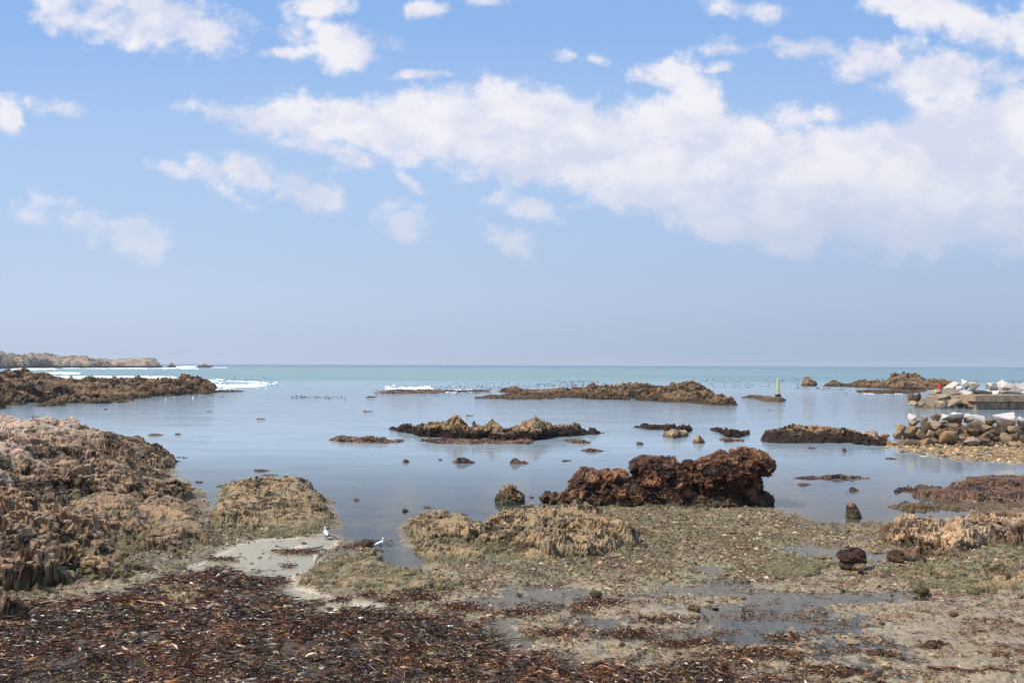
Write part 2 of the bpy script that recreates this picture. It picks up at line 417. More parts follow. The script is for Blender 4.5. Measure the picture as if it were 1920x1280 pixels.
def ground(x, y):
    """height and cover weights of the shore at world x, y"""
    yy = np.maximum(y, 0.6)
    U = U0 + F * x / yy; Vv = V0 + CAM_H * F / yy
    jit = 10 * fbm(x * 1.5, y * 1.5, oct=4, seed=3)
    far = y > 90
    sd = poly_sd(LAND, U, Vv) + jit
    sd = np.where(far, -300, sd)
    n1 = fbm(x * 0.8, y * 0.5, oct=5, seed=21); n2 = fbm(x * 4, y * 3, oct=4, seed=31); n3 = fbm(x * 14, y * 14, oct=3, seed=41)
    z = np.where(sd > 0, 0.05 * sstep(0, 30, sd), -0.4 * sstep(0, 200, -sd) - 0.03 * sstep(0, 20, -sd))
    z = z - 1.6 * sstep(60, 300, y)
    w = sstep(-25, 30, poly_sd(WRACK, U, Vv) + 4.0 * jit)
    s = sstep(-8, 14, poly_sd(SAND, U, Vv) + jit)
    tf = np.maximum(sstep(-10, 25, poly_sd(TURF, U, Vv) + jit), np.maximum(sstep(-15, 30, poly_sd(TURF2, U, Vv) + 2 * jit), np.maximum(sstep(-20, 50, poly_sd(TURF3, U, Vv) + 2.5 * jit), 1.0 * sstep(-20, 60, poly_sd(TURF4, U, Vv) + 3 * jit))))
    g = sstep(-25, 50, poly_sd(GRAVEL, U, Vv) + 1.5 * jit)
    rf, _ = facet2(x * 2.2 + .5 * n2, y * 1.7, 91, 1.0); rf2, _ = facet2(x * 6.5, y * 5, 92, 1.2); rd = 1 - 2 * np.abs(fbm(x * .9, y * .9, oct=5, seed=95, gain=.6))
    flats = sstep(840, 960, U) * sstep(1075, 1110, Vv) * (1 - w)
    onland = sstep(0, 25, sd)
    z = z + onland * (0.045 * n1 + 0.02 * n2 + 0.008 * n3)
    z = z + onland * (1 - s) * (1 - .5 * w) * ((.034 + .03 * tf) * rf + (.016 + .014 * tf) * rf2 + (.045 + .05 * tf) * (rd - .5))
    z = z + 0.05 * tf + 0.04 * g * onland + 0.05 * w * onland + 0.03 * w * n2
    z = z * (1 - 0.85 * s) - 0.012 * s
    st = fbm(x * 0.45, y * 1.1, oct=4, seed=57)
    z = z - flats * (0.030 + 0.13 * st + .05 * n2)
    z = z + onland * 0.06 * sstep(1560, 1900, U) * sstep(960, 1080, Vv)
    # bank rising to where the camera stands
    z = z + 3.4 * sstep(12.3, 1.5, y)
    P = [(150, 1258, 75, 16, .16), (755, 1048, 40, 14, .10), (235, 1026, 32, 13, .14), (270, 1128, 32, 8, .14), (1262, 1068, 42, 9, .10), (1340, 1068, 30, 10, .12), (1520, 1030, 90, 20, .12), (1640, 1050, 60, 16, .12), (1500, 1075, 60, 10, .06),
         (1570, 975, 40, 8, .1), (1770, 1088, 35, 8, .12), (1300, 1110, 140, 10, .05), (1000, 1102, 100, 12, .06), (1480, 1160, 160, 12, .05), (1240, 1195, 200, 14, .05), (1740, 1048, 40, 14, .1), (1600, 1000, 50, 8, .08), (1735, 968, 90, 8, .15), (1000, 1130, 120, 14, .055), (950, 1165, 80, 8, .045), (1560, 1120, 140, 12, .06), (1400, 1092, 100, 9, .06), (1650, 1210, 140, 7, .05), (1330, 1235, 60, 6, .05), (1120, 1165, 90, 8, .05), (1380, 1145, 80, 7, .05), (1720, 1165, 90, 6, .04), (430, 1100, 50, 7, .1), (350, 1085, 26, 5, .1), (1000, 1000, 14, 5, .1), (880, 1022, 24, 6, .2)]
    for px, py, ru, rv, dz in P:
        u, v = uv_of(px, py)
        z = z - dz * np.exp(-(((U - u) / ru) ** 2 + ((Vv - v) / rv) ** 2))
    return z, dict(wrack=w, sand=s, turf=tf, gravel=g, flats=flats, sd=sd)


def ground_z(x, y): return ground(np.atleast_1d(np.asarray(x, float)), np.atleast_1d(np.asarray(y, float)))[0]


def ground_mat():
    m, t, b = principled('wet_shore'); p = t.pos(); z = t.xyz(p)[2]
    A = lambda n: t.attr(n).outputs['Fac']
    n1 = t.noise(p, 1.4, 6, 0.6); n2 = t.noise(p, 7, 5, 0.65); n3 = t.noise(p, 26, 4, 0.7)
    v = t.node('ShaderNodeTexVoronoi'); t.put(v.inputs['Vector'], p); v.inputs['Scale'].default_value = 24
    cellc = t.xyz(v.outputs['Color'])[0]
    c = t.mix(t.ramp(n1, 0.38, 0.62), (0.215, 0.155, 0.072), (0.31, 0.235, 0.125))
    c = t.mix(t.ramp(n2, 0.45, 0.68), c, (0.165, 0.145, 0.075))
    c = t.mix(t.math('MULTIPLY', t.ramp(n3, 0.52, 0.66), 0.75), c, (0.10, 0.065, 0.038))
    c = t.mix(t.math('MULTIPLY', t.ramp(cellc, 0.72, 0.8), 0.6), c, (0.50, 0.40, 0.29))
    gv = t.mix(t.ramp(n2, 0.35, 0.65), (0.22, 0.185, 0.09), (0.31, 0.262, 0.145))
    gv = t.mix(t.math('MULTIPLY', t.ramp(n3, 0.5, 0.62), 0.7), gv, (0.115, 0.095, 0.045))
    c = t.mix(t.math('MULTIPLY', A('gravel'), 0.8), c, gv)
    tf = t.mix(t.ramp(n3, 0.4, 0.6), (0.13, 0.105, 0.05), (0.30, 0.255, 0.15))
    c = t.mix(A('turf'), c, tf)
    lf = t.noise(t.scaled(p, (0.5, 1, 1), (2, 6, 0)), 0.7, 6, 0.65, 0.5)
    c = t.mix(t.math('MULTIPLY', t.ramp(lf, 0.44, 0.58), 0.75), c, t.mix(t.ramp(n3, .35, .65), (0.06, 0.038, 0.024), (0.22, 0.15, 0.085)))
    gr = t.noise(t.scaled(p, (1, 1, 1), (9, 3, 0)), 1.7, 6, 0.7)
    c = t.mix(t.math('MULTIPLY', t.ramp(gr, 0.56, 0.70), 0.5), c, (0.135, 0.15, 0.04))
    fl = t.mix(t.ramp(n2, 0.4, 0.66), (0.37, 0.29, 0.19), (0.20, 0.14, 0.085))
    c = t.mix(t.math('MULTIPLY', A('flats'), 0.55), c, fl)
    sd = t.mix(n2, (0.52, 0.42, 0.29), (0.62, 0.52, 0.38))
    c = t.mix(A('sand'), c, sd)
    wr = t.mix(t.ramp(n2, 0.4, 0.6), (0.035, 0.02, 0.012), (0.12, 0.068, 0.036))
    c = t.mix(A('wrack'), c, wr)
    dp = t.ramp(z, -0.02, -0.5)
    c = t.mix(dp, c, (0.20, 0.20, 0.17))
    c = t.mul(c, t.mix(t.math('MULTIPLY', t.ramp(z, 0.012, -0.015), t.math('SUBTRACT', 1.0, t.math('MULTIPLY', A('sand'), 0.75))), (1, 1, 1), (0.50, 0.50, 0.52)))   # soaked ground
    t.l.new(c, b.inputs['Base Color'])
    t.l.new(t.ramp(n2, 0.3, 0.7, 0.35, 0.75), b.inputs['Roughness'])
    h = t.math('ADD', t.math('MULTIPLY', n3, 0.6), t.math('MULTIPLY', n2, 0.7))
    bump(t, b, h, 0.7, 0.035)
    return m


def build_ground():
    us = np.concatenate([np.linspace(-9000, -420, 24)[:-1], np.arange(-420, 2340, 2.0), np.linspace(2340, 11000, 24)])
    d = [0.6]
    while d[-1] < 9000:
        r = 0.06 if d[-1] < 12 else (0.0026 if d[-1] < 60 else 0.03)
        d.append(d[-1] * (1 + r))
    d = np.array(d)
    U, D = np.meshgrid(us, d); X = (U - U0) * D / F; Y = D
    Z, A = ground(X, Y)
    V = np.stack([X, Y, Z], -1).reshape(-1, 3)
    at_ = {k: A[k].ravel() for k in ('wrack', 'sand', 'turf', 'gravel', 'flats')}
    return add('ground', V, grid_faces(*X.shape), ground_mat(), smooth=True, attrs=at_, origin=(0, 0, 0), kind='structure')


build_ground()


# ------------------------------------------------------------------ the water
def water_mat():
    m = bpy.data.materials.new('sea_water'); m.use_nodes = True; t = NT(m.node_tree); t.n.clear()
    out = t.node('ShaderNodeOutputMaterial'); p = t.pos(); x, y, z = t.xyz(p)
    far = t.ramp(y, 60, 180)
    w1 = t.noise(t.scaled(p, (0.5, 1.6, 1)), 2.2, 4, 0.55); w2 = t.noise(t.scaled(p, (0.12, 0.5, 1)), 1.0, 5, 0.6)
    w3 = t.noise(t.scaled(p, (0.3, 1.0, 1)), 9.0, 2, 0.5)
    patch = t.ramp(t.noise(t.scaled(p, (0.25, 1.0, 1)), 0.12, 4, 0.6), 0.38, 0.65)
    h1 = t.math('MULTIPLY', w1, t.math('MULTIPLY_ADD', t.math('MULTIPLY', patch, t.ramp(y, 36, 70, .25, 1)), 0.018, t.ramp(y, 30, 120, 0.0014, 0.012)))
    h1 = t.math('ADD', h1, t.math('MULTIPLY', w3, t.ramp(y, 30, 80, 0.0006, 0.004)))
    h2 = t.math('MULTIPLY', w2, t.ramp(y, 60, 300, 0.002, 0.5))
    bp = t.node('ShaderNodeBump'); bp.inputs['Strength'].default_value = 1; bp.inputs['Distance'].default_value = 1
    t.put(bp.inputs['Height'], t.math('ADD', h1, h2)); N = bp.outputs[0]
    gl = t.node('ShaderNodeBsdfGlossy'); gl.inputs['Roughness'].default_value = 0.03; t.l.new(N, gl.inputs['Normal'])
    t.l.new(t.ramp(y, 80, 260, 0.03, 0.25), gl.inputs['Roughness'])
    tr = t.node('ShaderNodeBsdfTransparent'); tr.inputs[0].default_value = (0.90, 0.93, 0.90, 1)
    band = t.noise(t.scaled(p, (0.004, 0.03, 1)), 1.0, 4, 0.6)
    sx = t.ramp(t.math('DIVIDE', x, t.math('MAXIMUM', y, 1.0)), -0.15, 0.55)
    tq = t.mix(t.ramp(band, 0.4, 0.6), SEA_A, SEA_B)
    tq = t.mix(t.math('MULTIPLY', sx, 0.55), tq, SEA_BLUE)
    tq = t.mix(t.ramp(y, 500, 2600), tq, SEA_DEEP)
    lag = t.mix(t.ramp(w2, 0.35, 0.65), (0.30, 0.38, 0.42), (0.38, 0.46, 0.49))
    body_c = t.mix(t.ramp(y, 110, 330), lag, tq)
    df = t.node('ShaderNodeBsdfDiffuse'); t.l.new(body_c, df.inputs[0]); t.l.new(N, df.inputs['Normal'])
    mx = t.node('ShaderNodeMixShader'); t.put(mx.inputs[0], t.ramp(y, 26, 60, 0.0, 1.0)); t.l.new(tr.outputs[0], mx.inputs[1]); t.l.new(df.outputs[0], mx.inputs[2])
    fr = t.node('ShaderNodeFresnel'); fr.inputs[0].default_value = 1.42; t.l.new(N, fr.inputs['Normal'])
    f = t.math('MULTIPLY', fr.outputs[0], t.ramp(y, 90, 350, 1.0, 0.42))
    ms = t.node('ShaderNodeMixShader'); t.put(ms.inputs[0], f); t.l.new(mx.outputs[0], ms.inputs[1]); t.l.new(gl.outputs[0], ms.inputs[2])
    t.l.new(ms.outputs[0], out.inputs[0])
    return m


SEA_A = (0.17, 0.27, 0.27); SEA_B = (0.235, 0.32, 0.29); SEA_BLUE = (0.11, 0.20, 0.26); SEA_DEEP = (0.07, 0.15, 0.22)
W = 8800
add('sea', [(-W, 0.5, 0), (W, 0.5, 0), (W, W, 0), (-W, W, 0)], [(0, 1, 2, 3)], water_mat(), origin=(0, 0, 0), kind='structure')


# ------------------------------------------------------------------ rock outcrops as fractured relief
def polar_patch(u0, u1, d0, d1, du, dd):
    us = np.arange(u0, u1 + du, du); n = max(6, int(math.log(d1 / d0) / dd)); ds = d0 * np.exp(np.linspace(0, math.log(d1 / d0), n))
    U, D = np.meshgrid(us, ds)
    return U, D, (U - U0) * D / F, D


def craggy(X, Y, Z, env, rough, size, seed, strike=-0.25, aniso=1.6, fine=1.0, shard=0.0, big=0.0, ledge=1.0):
    """break a smooth relief into tilted blocks along the strike of the strata"""
    c, s = math.cos(strike), math.sin(strike)
    wx = X + 0.35 * size * fbm(X / size, Y / size, oct=3, seed=seed + 5); wy = Y + 0.35 * size * fbm(X / size + 9, Y / size, oct=3, seed=seed + 6)
    a = (wx * c + wy * s); b = (-wx * s + wy * c)
    tint = np.zeros(X.shape); dz = np.zeros(X.shape)
    for i, (k, am, tl) in enumerate([(2.6, big, 0.8), (1.0, 0.40, 1.1), (0.42, 0.24, 1.4), (0.19, 0.11 * fine, 1.5), (0.095, 0.05 * fine, 1.5)]):
        v, r = facet2(a / (size * k * aniso), b / (size * k), seed * 13 + i, tl, (0.3, -0.5))
        dz += am * v; tint += (r - 0.5) * (.5, .8, 0.9, 1.0, .9)[i]
    # tilted beds: steep broken edges toward the shore, gentle backs, cut by cross joints
    wv = fbm(X / (size * 2.2), Y / (size * 2.2), oct=5, seed=seed + 21, gain=.55)
    for i, (T, am) in enumerate([(2.6, 1.0), (1.1, .72), (0.45, .38), (0.2, .2), (0.1, .10 * fine)]):
        T = T * size; ph = b / T + 1.5 * wv * (1, 1.5, 2.2, 3.2, 4)[i] + .35 * np.floor(a / (T * 2.3) + 2 * vnoise(a / T * .3, b / T * .3, seed=seed + 30 + i)) * 1.7
        f = ph - np.floor(ph); sw = np.where(f < .2, f / .2, 1 - (f - .2) / .8)
        k = .35 + .9 * np.clip(.5 + 1.3 * vnoise(a / (T * 1.5), b / (T * 1.5) + 50, seed=seed + 60 + i), 0, 1)
        dz += ledge * am * k * (sw - .5); tint += ledge * (_r(_h(np.floor(ph), np.floor(a / (T * 3)), 0, seed + i), 3) - .5) * .5
    dz -= 0.35
    if shard:                                                     # upright blades
        v, r = facet2(a / (size * 0.16), b / (size * 0.26), seed * 17 + 3, 1.0, (0.8, -.4))
        dz += shard * 0.2 * v; tint += 0.5 * (r - 0.5)
    vary = .45 + 1.1 * np.clip(.5 + 1.2 * fbm(X / (size * 3.5), Y / (size * 3.5), oct=3, seed=seed + 70), 0, 1)
    rough = rough * vary
    Z2 = Z + env * rough * dz
    k = size * 0.5
    X2 = X + 0.25 * rough * env * vnoise(Z2 / k + 3, X / k, seed=seed + 8); Y2 = Y + 0.25 * rough * env * vnoise(Z2 / k, Y / k + 7, seed=seed + 9)
    P = np.stack([X2, Y2, Z2], -1)                                # push broken pieces out of the steep faces too
    N = np.cross(np.gradient(P, axis=1), np.gradient(P, axis=0)); N /= np.linalg.norm(N, axis=-1, keepdims=True) + 1e-9
    N *= np.sign(N[..., 2:3]) + (N[..., 2:3] == 0)
    q = size * 0.26; v1, r1 = facet3(X2 / q * .7, Y2 / q, Z2 / q * 1.9 + X2 / q * .5, seed + 40, .8); q *= .42; v2, r2 = facet3(X2 / q * .7, Y2 / q, Z2 / q * 1.9, seed + 41, .8)
    dd_ = env * rough * (0.24 * v1 + 0.13 * v2); tint = tint + .7 * (r1 - .5) + .6 * (r2 - .5)
    X2 = X2 + N[..., 0] * dd_; Y2 = Y2 + N[..., 1] * dd_; Z2 = Z2 + N[..., 2] * dd_ * .5
    return X2, Y2, Z2, np.clip(0.5 + tint * 0.40, 0, 1)


def ridge(name, pts, mat, label=None, cat='rock', group=None, rough=0.2, size=1.0, seed=1, res=1.4, front=0.8, power=0.6, kind=None, sink=0.8, dres=1.7, rag=.55, **kw):
    """an outcrop following a waterline: pts = (px, py of near foot, py of skyline, depth in m)"""
    A = []
    for px, pb, pt, dep in pts:
        u, v = uv_of(px, pb); d0 = CAM_H * F / (v - V0)
        dc = d0 + dep * 0.45; A.append((u, d0, dep, CAM_H - (uv_of(px, pt)[1] - V0) * dc / F))
    A = np.array(A); d0, d1 = A[:, 1].min() * 0.985, (A[:, 1] + A[:, 2]).max() * 1.012
    g = 3 + 0.03 * (A[-1, 0] - A[0, 0])
    U, D, X, Y = polar_patch(A[0, 0] - g, A[-1, 0] + g, d0, d1, res, res * dres / F)
    gi = lambda k: np.interp(U, A[:, 0], A[:, k])
    wob = fbm(X / (size * 1.5), Y / (size * 1.5), oct=4, seed=seed)
    dep = gi(2); T = (D - gi(1) - wob * 0.10 * dep) / dep
    H = np.maximum(gi(3), 0)
    ends = np.minimum(U - A[0, 0], A[-1, 0] - U); e = sstep(-g * 0.3, g * 1.2, ends + wob * g)
    prof = np.where((T > 0) & (T < 1), np.sin(np.pi * np.clip(T, 0, 1) ** front) ** power, -1.5 * np.minimum(1, np.abs(np.where(T < 0, T, T - 1)) * 3))
    Z = np.where(prof > 0, prof * H * e - sink * (1 - e), prof * sink)
    hm_ = H.max() + .05
    Z = np.where(prof > 0, Z - rag * hm_ * (np.clip(.15 + 1.5 * fbm(X / (size * 1.3) + 40, Y / (size * 1.3), oct=4, seed=seed + 77), 0, 1) * (1 - .7 * np.clip(Z / hm_, 0, 1))), Z)
    env = np.clip((Z + 0.12) / 0.3, 0, 1) * np.clip(0.25 + H / max(H.max(), .01), 0, 1)
    X2, Y2, Z2, tint = craggy(X, Y, Z, env, rough, size, seed, **kw)
    keep = Z > -sink * 0.75
    V = np.stack([X2, Y2, Z2], -1).reshape(-1, 3)
    V, q, at_ = compact(V, grid_faces(*X.shape, keep=keep), {'tint': tint.ravel()})
    return add(name, V, q, mat, attrs=at_, label=label, cat=cat, group=group, kind=kind)


def mass(name, ctrl, poly, mat, label, rough, size, seed, res=1.7, cat='rock', soft=26, pw=2.6, **kw):
    """a broad outcrop through surveyed spot heights ctrl = (px, py, z), inside a ground outline"""
    P = []
    for px, py, z in ctrl:
        x, d = at(px, py, z); P.append((U0 + F * x / d, math.log(d), z))
    P = np.array(P)
    Q = np.array([uv_of(*p) for p in poly]); dd = CAM_H * F / (Q[:, 1] - V0)
    U, D, X, Y = polar_patch(Q[:, 0].min() - 8, Q[:, 0].max() + 8, dd.min() * 0.98, dd.max() * 1.02, res, res * 1.7 / F)
    LD = np.log(D); num = np.zeros(U.shape); den = np.zeros(U.shape)
    for u, l, z in P:
        w = (((U - u) / 260) ** 2 + ((LD - l) / 0.22) ** 2 + 0.004) ** (-pw / 2 - 0.4); num += w * z; den += w
    Z = num / den
    sd = poly_sd(poly, U, V0 + CAM_H * F / D, 2.2) + 26 * fbm(X / size / 1.6, Y / size / 1.6, oct=5, seed=seed, gain=.6)
    e = sstep(-10, soft, sd)
    Z = Z * e - 0.3 * (1 - e)
    env = np.clip((Z + 0.1) / 0.45, 0, 1)
    X2, Y2, Z2, tint = craggy(X, Y, Z, env, rough, size, seed, **kw)
    V = np.stack([X2, Y2, Z2], -1).reshape(-1, 3)
    V, q, at_ = compact(V, grid_faces(*X.shape, keep=sd > -14), {'tint': tint.ravel()})
    return add(name, V, q, mat, attrs=at_, label=label, cat=cat)


mass('rock_outcrop', [(-150, 764, 3.2), (0, 768, 2.8), (60, 777, 2.6), (100, 782, 2.4), (180, 804, 1.8), (250, 812, 1.55), (310, 828, 1.15), (350, 852, .4), (408, 853, 0.05), (340, 880, .1), (300, 870, .7), (320, 905, .5), (400, 940, 0.15), (405, 962, 0.1),
                      (-150, 830, 2.8), (0, 830, 2.4), (90, 830, 2.1), (150, 850, 1.7), (220, 850, 1.2), (0, 880, 1.9), (-150, 900, 2.0), (90, 885, 1.7), (150, 885, 1.5), (230, 890, 1.1), (0, 925, 1.4), (100, 925, 1.2), (130, 950, .7), (200, 930, 1.1), (300, 925, .75), (350, 950, .4),
                      (0, 960, .9), (60, 985, .7), (130, 990, .5), (220, 985, .4), (300, 985, .28), (360, 990, .28), (395, 1000, .3), (0, 1020, .8), (60, 1025, .75), (110, 1030, .75), (170, 1045, .55), (230, 1060, .32), (290, 1075, .18), (120, 1075, .22), (40, 1080, .3), (0, 1110, .2), (120, 1110, .08), (210, 1110, .05), (310, 1095, .05), (300, 1030, .2), (330, 1000, .35), (370, 1020, .3), (400, 1012, .25), (345, 1045, .15), (235, 1026, .0), (400, 1040, .05), (350, 1060, .05), (-150, 1000, 1.0), (-150, 1100, .4)],
     [(-420, 838), (0, 838), (150, 840), (230, 838), (330, 846), (412, 851), (352, 872), (346, 895), (368, 915), (404, 940), (412, 962), (400, 980), (430, 1005), (440, 1020), (398, 1045), (350, 1066), (330, 1090), (250, 1118), (150, 1132), (0, 1140), (-420, 1160)],
     M['left_rock'], 'big brown and pinkish jagged rock outcrop filling the left edge of the shore', 0.34, 1.1, 5, soft=60, strike=-0.35, big=.7)
mass('rock_outcrop', [(415, 918, .3), (470, 905, .62), (540, 898, .78), (600, 915, .5), (620, 935, .1), (440, 960, .45), (500, 948, .4), (560, 955, .38), (618, 965, .2), (645, 982, .05), (440, 1000, .12), (530, 1000, .12), (580, 985, .2)],
     [(405, 908), (470, 904), (560, 904), (628, 932), (634, 962), (665, 986), (610, 1008), (520, 1014), (420, 1016), (390, 995), (400, 950)],
     M['turf_rock'], 'low rounded tan outcrop left of the inlet where the gulls stand', 0.16, 0.42, 8, soft=34, big=.6, strike=-.5, shard=0.3)
mass('rock_outcrop', [(755, 985, .35), (800, 972, .5), (850, 975, .45), (890, 988, .4), (770, 1010, .5), (800, 1035, .35), (860, 1025, .3), (840, 1050, .12), (930, 1000, .35), (940, 975, .5), (1000, 957, .8), (1050, 962, .9), (1100, 972, .95), (1150, 980, .75), (1170, 1000, .55), (1210, 985, .3),
                      (1000, 990, .75), (1060, 1000, .75), (1110, 1010, .7), (1150, 1020, .4), (990, 1030, .3), (1080, 1045, .15), (1200, 1030, .1), (1250, 980, .12), (940, 1050, .1), (880, 1022, .02)],
     [(748, 985), (770, 972), (830, 970), (900, 990), (940, 975), (990, 962), (1060, 960), (1130, 962), (1180, 972), (1260, 980), (1240, 1010), (1190, 1040), (1100, 1058), (1000, 1062), (900, 1062), (830, 1066), (790, 1062), (770, 1040)],
     M['turf_rock'], 'tan crusty outcrop in the centre, right of the gulls, with upright bladed stone', 0.19, 0.5, 12, soft=30, big=.7, strike=-.7, shard=0.4)
mass('rock_outcrop', [(1640, 1010, .25), (1690, 1000, .5), (1740, 985, .75), (1790, 978, .85), (1830, 990, .6), (1870, 985, .7), (1930, 975, .95), (2100, 975, 1.0), (1700, 1030, .2), (1760, 1035, .35), (1830, 1030, .3), (1860, 1012, .4), (1920, 1005, .7), (1660, 970, .2), (1640, 960, .1), (2100, 1020, .6)],
     [(1640, 988), (1700, 986), (1780, 992), (1850, 996), (1960, 985), (2300, 975), (2300, 1040), (1960, 1032), (1860, 1030), (1780, 1050), (1700, 1045), (1630, 1030)],
     M['lit_rock'], 'cleft tan rock ledge at the right edge of the shore, shaded under its lip', 0.26, 0.7, 15, soft=18, strike=-0.4, big=1.2)
mass('rock_outcrop', [(-60, 1105, 1.0), (10, 1108, .8), (28, 1125, .5), (20, 1160, .3), (-60, 1160, .6), (60, 1165, .1)],
     [(-200, 1145), (0, 1132), (30, 1145), (50, 1172), (20, 1182), (-200, 1190)],
     M['left_rock'], 'small grey brown rock at the left edge above the seaweed', 0.16, 0.4, 18, soft=12)
mass('rock_outcrop', [(1650, 950, .15), (1700, 918, .12), (1720, 915, .3), (1760, 922, .28), (1810, 922, .3), (1850, 935, .2), (1740, 935, .05), (1920, 930, .3), (1980, 930, .3)],
     [(1684, 920), (1730, 914), (1840, 922), (1960, 920), (2300, 915), (2300, 940), (1960, 944), (1860, 940), (1800, 938), (1730, 934), (1700, 926)],
     M['weed_rock'], 'long low weedy ledge with a tapering tip, nearest the right end of the lagoon', 0.12, 0.4, 22, soft=9, strike=0.1)
mass('rock_outcrop', [(1775, 912, .15), (1830, 900, .35), (1870, 900, .3), (1920, 905, .3), (2000, 900, .4)],
     [(1770, 912), (1820, 904), (1900, 900), (2300, 893), (2300, 912), (1960, 918), (1880, 918), (1820, 914)],
     M['weed_rock'], 'brown weed topped ledge at the right edge behind the long low one', 0.12, 0.4, 24, soft=9, strike=0.1)
mass('rock_outcrop', [(1675, 948, .1), (1700, 944, .22), (1730, 950, .15), (1800, 950, .1), (1870, 950, .15), (1920, 955, .2), (1880, 970, .15)],
     [(1668, 950), (1700, 944), (1760, 948), (1850, 944), (2100, 945), (2100, 975), (1900, 975), (1850, 968), (1780, 956), (1700, 956)],
     M['lit_rock'], 'thin tan rock strip between the lagoon and the narrow pool at right', 0.10, 0.35, 26, soft=9, strike=0.1)
mass('rock_outcrop', [(600, 1075, .2), (650, 1060, .2), (700, 1048, .2), (720, 1070, .15), (640, 1090, .22), (760, 1085, .2), (820, 1095, .25), (860, 1105, .15), (700, 1105, .15), (620, 1105, .1)],
     TURF, M['turf_rock'], 'flat mound of tan turf covered rock beside the sandy channel', 0.05, 0.25, 28, soft=18, strike=0.6, shard=0.5)

mass('rock_outcrop', [(1660, 1080, .16), (1740, 1075, .22), (1830, 1085, .2), (1900, 1075, .28), (2050, 1080, .3), (1780, 1105, .12), (1900, 1115, .15)],
     [(1640, 1078), (1700, 1062), (1790, 1072), (1880, 1058), (2200, 1055), (2200, 1128), (1940, 1130), (1860, 1118), (1760, 1122), (1690, 1100)],
     M['turf_rock'], 'low brown broken reef at the right edge below the cleft ledge', 0.11, 0.4, 61, soft=22)
mass('rock_outcrop', [(1400, 1060, .1), (1450, 1052, .14), (1520, 1062, .12), (1480, 1078, .06)], [(1370, 1062), (1420, 1046), (1500, 1044), (1560, 1060), (1530, 1084), (1440, 1086)],
     M['turf_rock'], 'very low turf covered rock hump in the gravel, left of the right hand pool', 0.08, 0.3, 62, soft=16)
mass('rock_outcrop', [(300, 1115, .22), (340, 1118, .3), (375, 1125, .2), (320, 1140, .12)], [(285, 1112), (330, 1100), (380, 1108), (400, 1130), (370, 1148), (310, 1150)],
     M['turf_rock'], 'green tinged lump of rock poking out of the top of the seaweed bank', 0.1, 0.3, 63, soft=14)
mass('rock_outcrop', [(1190, 1000, .2), (1240, 1008, .22), (1290, 1003, .12), (1230, 1028, .1)], [(1170, 1000), (1230, 986), (1300, 992), (1320, 1012), (1260, 1036), (1190, 1030)],
     M['turf_rock'], 'brown crusted rock patch just right of the central outcrop', 0.1, 0.3, 64, soft=16)

# ------------------------------------------------------------------ outcrops standing in the lagoon
ISL = 'dark weedy rocks breaking the lagoon surface'
ridge('rock_outcrop', [(716, 805, 804, 2), (745, 809, 797, 3), (785, 818, 793, 5), (830, 822, 789, 6), (850, 824, 786, 6), (880, 826, 796, 6), (893, 827, 793, 6), (908, 828, 801, 6), (928, 829, 796, 6), (945, 829, 801, 6), (960, 828, 795, 6), (982, 828, 790, 6), (1002, 827, 781, 6), (1018, 825, 787, 6), (1036, 822, 795, 5), (1050, 820, 793, 4), (1080, 818, 795, 4), (1110, 816, 799, 4), (1138, 815, 806, 3)],
      M['island_rock'], 'long craggy tan and dark island in the middle of the lagoon', rough=0.36, size=0.9, seed=31, res=1.0, shard=0.4, strike=0.9, front=0.9)
ridge('rock_outcrop', [(775, 826, 822, 2), (820, 832, 821, 3), (880, 833, 823, 3), (930, 832, 824, 3), (990, 833, 823, 3), (1010, 829, 825, 2)], M['weed_rock'], 'dark weed skirt of rock along the foot of the long middle island', rough=0.2, size=0.6, seed=32, res=1.2)
ridge('rock_outcrop', [(613, 826, 824, 2), (640, 829, 815, 3), (680, 831, 817, 3), (720, 831, 820, 3), (762, 829, 825, 2)], M['weed_rock'], 'long low dark weedy rock left of the middle island', rough=0.2, size=0.6, seed=33, res=1.2)
ridge('rock_outcrop', [(1052, 827, 825, 1.5), (1075, 831, 822, 2), (1112, 832, 826, 1.5)], M['weed_rock'], 'small flat dark rock at the front right corner of the middle island', rough=0.2, size=0.6, seed=34, res=1.2)
ridge('rock_outcrop', [(1180, 801, 799, 3), (1210, 805, 793, 4), (1245, 807, 797, 4), (1262, 815, 796, 4), (1285, 812, 795, 4), (1305, 806, 800, 3)], M['island_rock'], 'dark topped rock with a pale foot, first right of the middle island', rough=0.28, size=0.7, seed=35, res=1.2)
ridge('rock_outcrop', [(1238, 818, 815, 2), (1262, 822, 802, 2.5), (1292, 818, 808, 2)], M['lit_rock'], 'pale tan rock foot in front of the dark topped rock', rough=0.14, size=0.6, seed=36, res=1.2)
ridge('boulder', [(1296, 830, 827, 1), (1310, 832, 814, 1.6), (1324, 830, 828, 1)], M['lit_rock'], 'small knobbly tan rock alone in the water right of the pale foot', rough=0.12, size=0.4, seed=37, res=1.0)
ridge('rock_outcrop', [(1326, 806, 805, 2), (1345, 810, 800, 3), (1362, 820, 804, 4), (1385, 821, 806, 4), (1402, 816, 806, 3), (1412, 813, 811, 2)], M['island_rock'], 'ragged weedy rock left of the long flat island by the breakwater', rough=0.28, size=0.6, seed=38, res=1.2)
ridge('rock_outcrop', [(1342, 824, 822, 1.5), (1360, 829, 820, 2), (1398, 828, 823, 1.5)], M['weed_rock'], 'dark flat rock just in front of the ragged weedy rock', rough=0.2, size=0.6, seed=39, res=1.2)
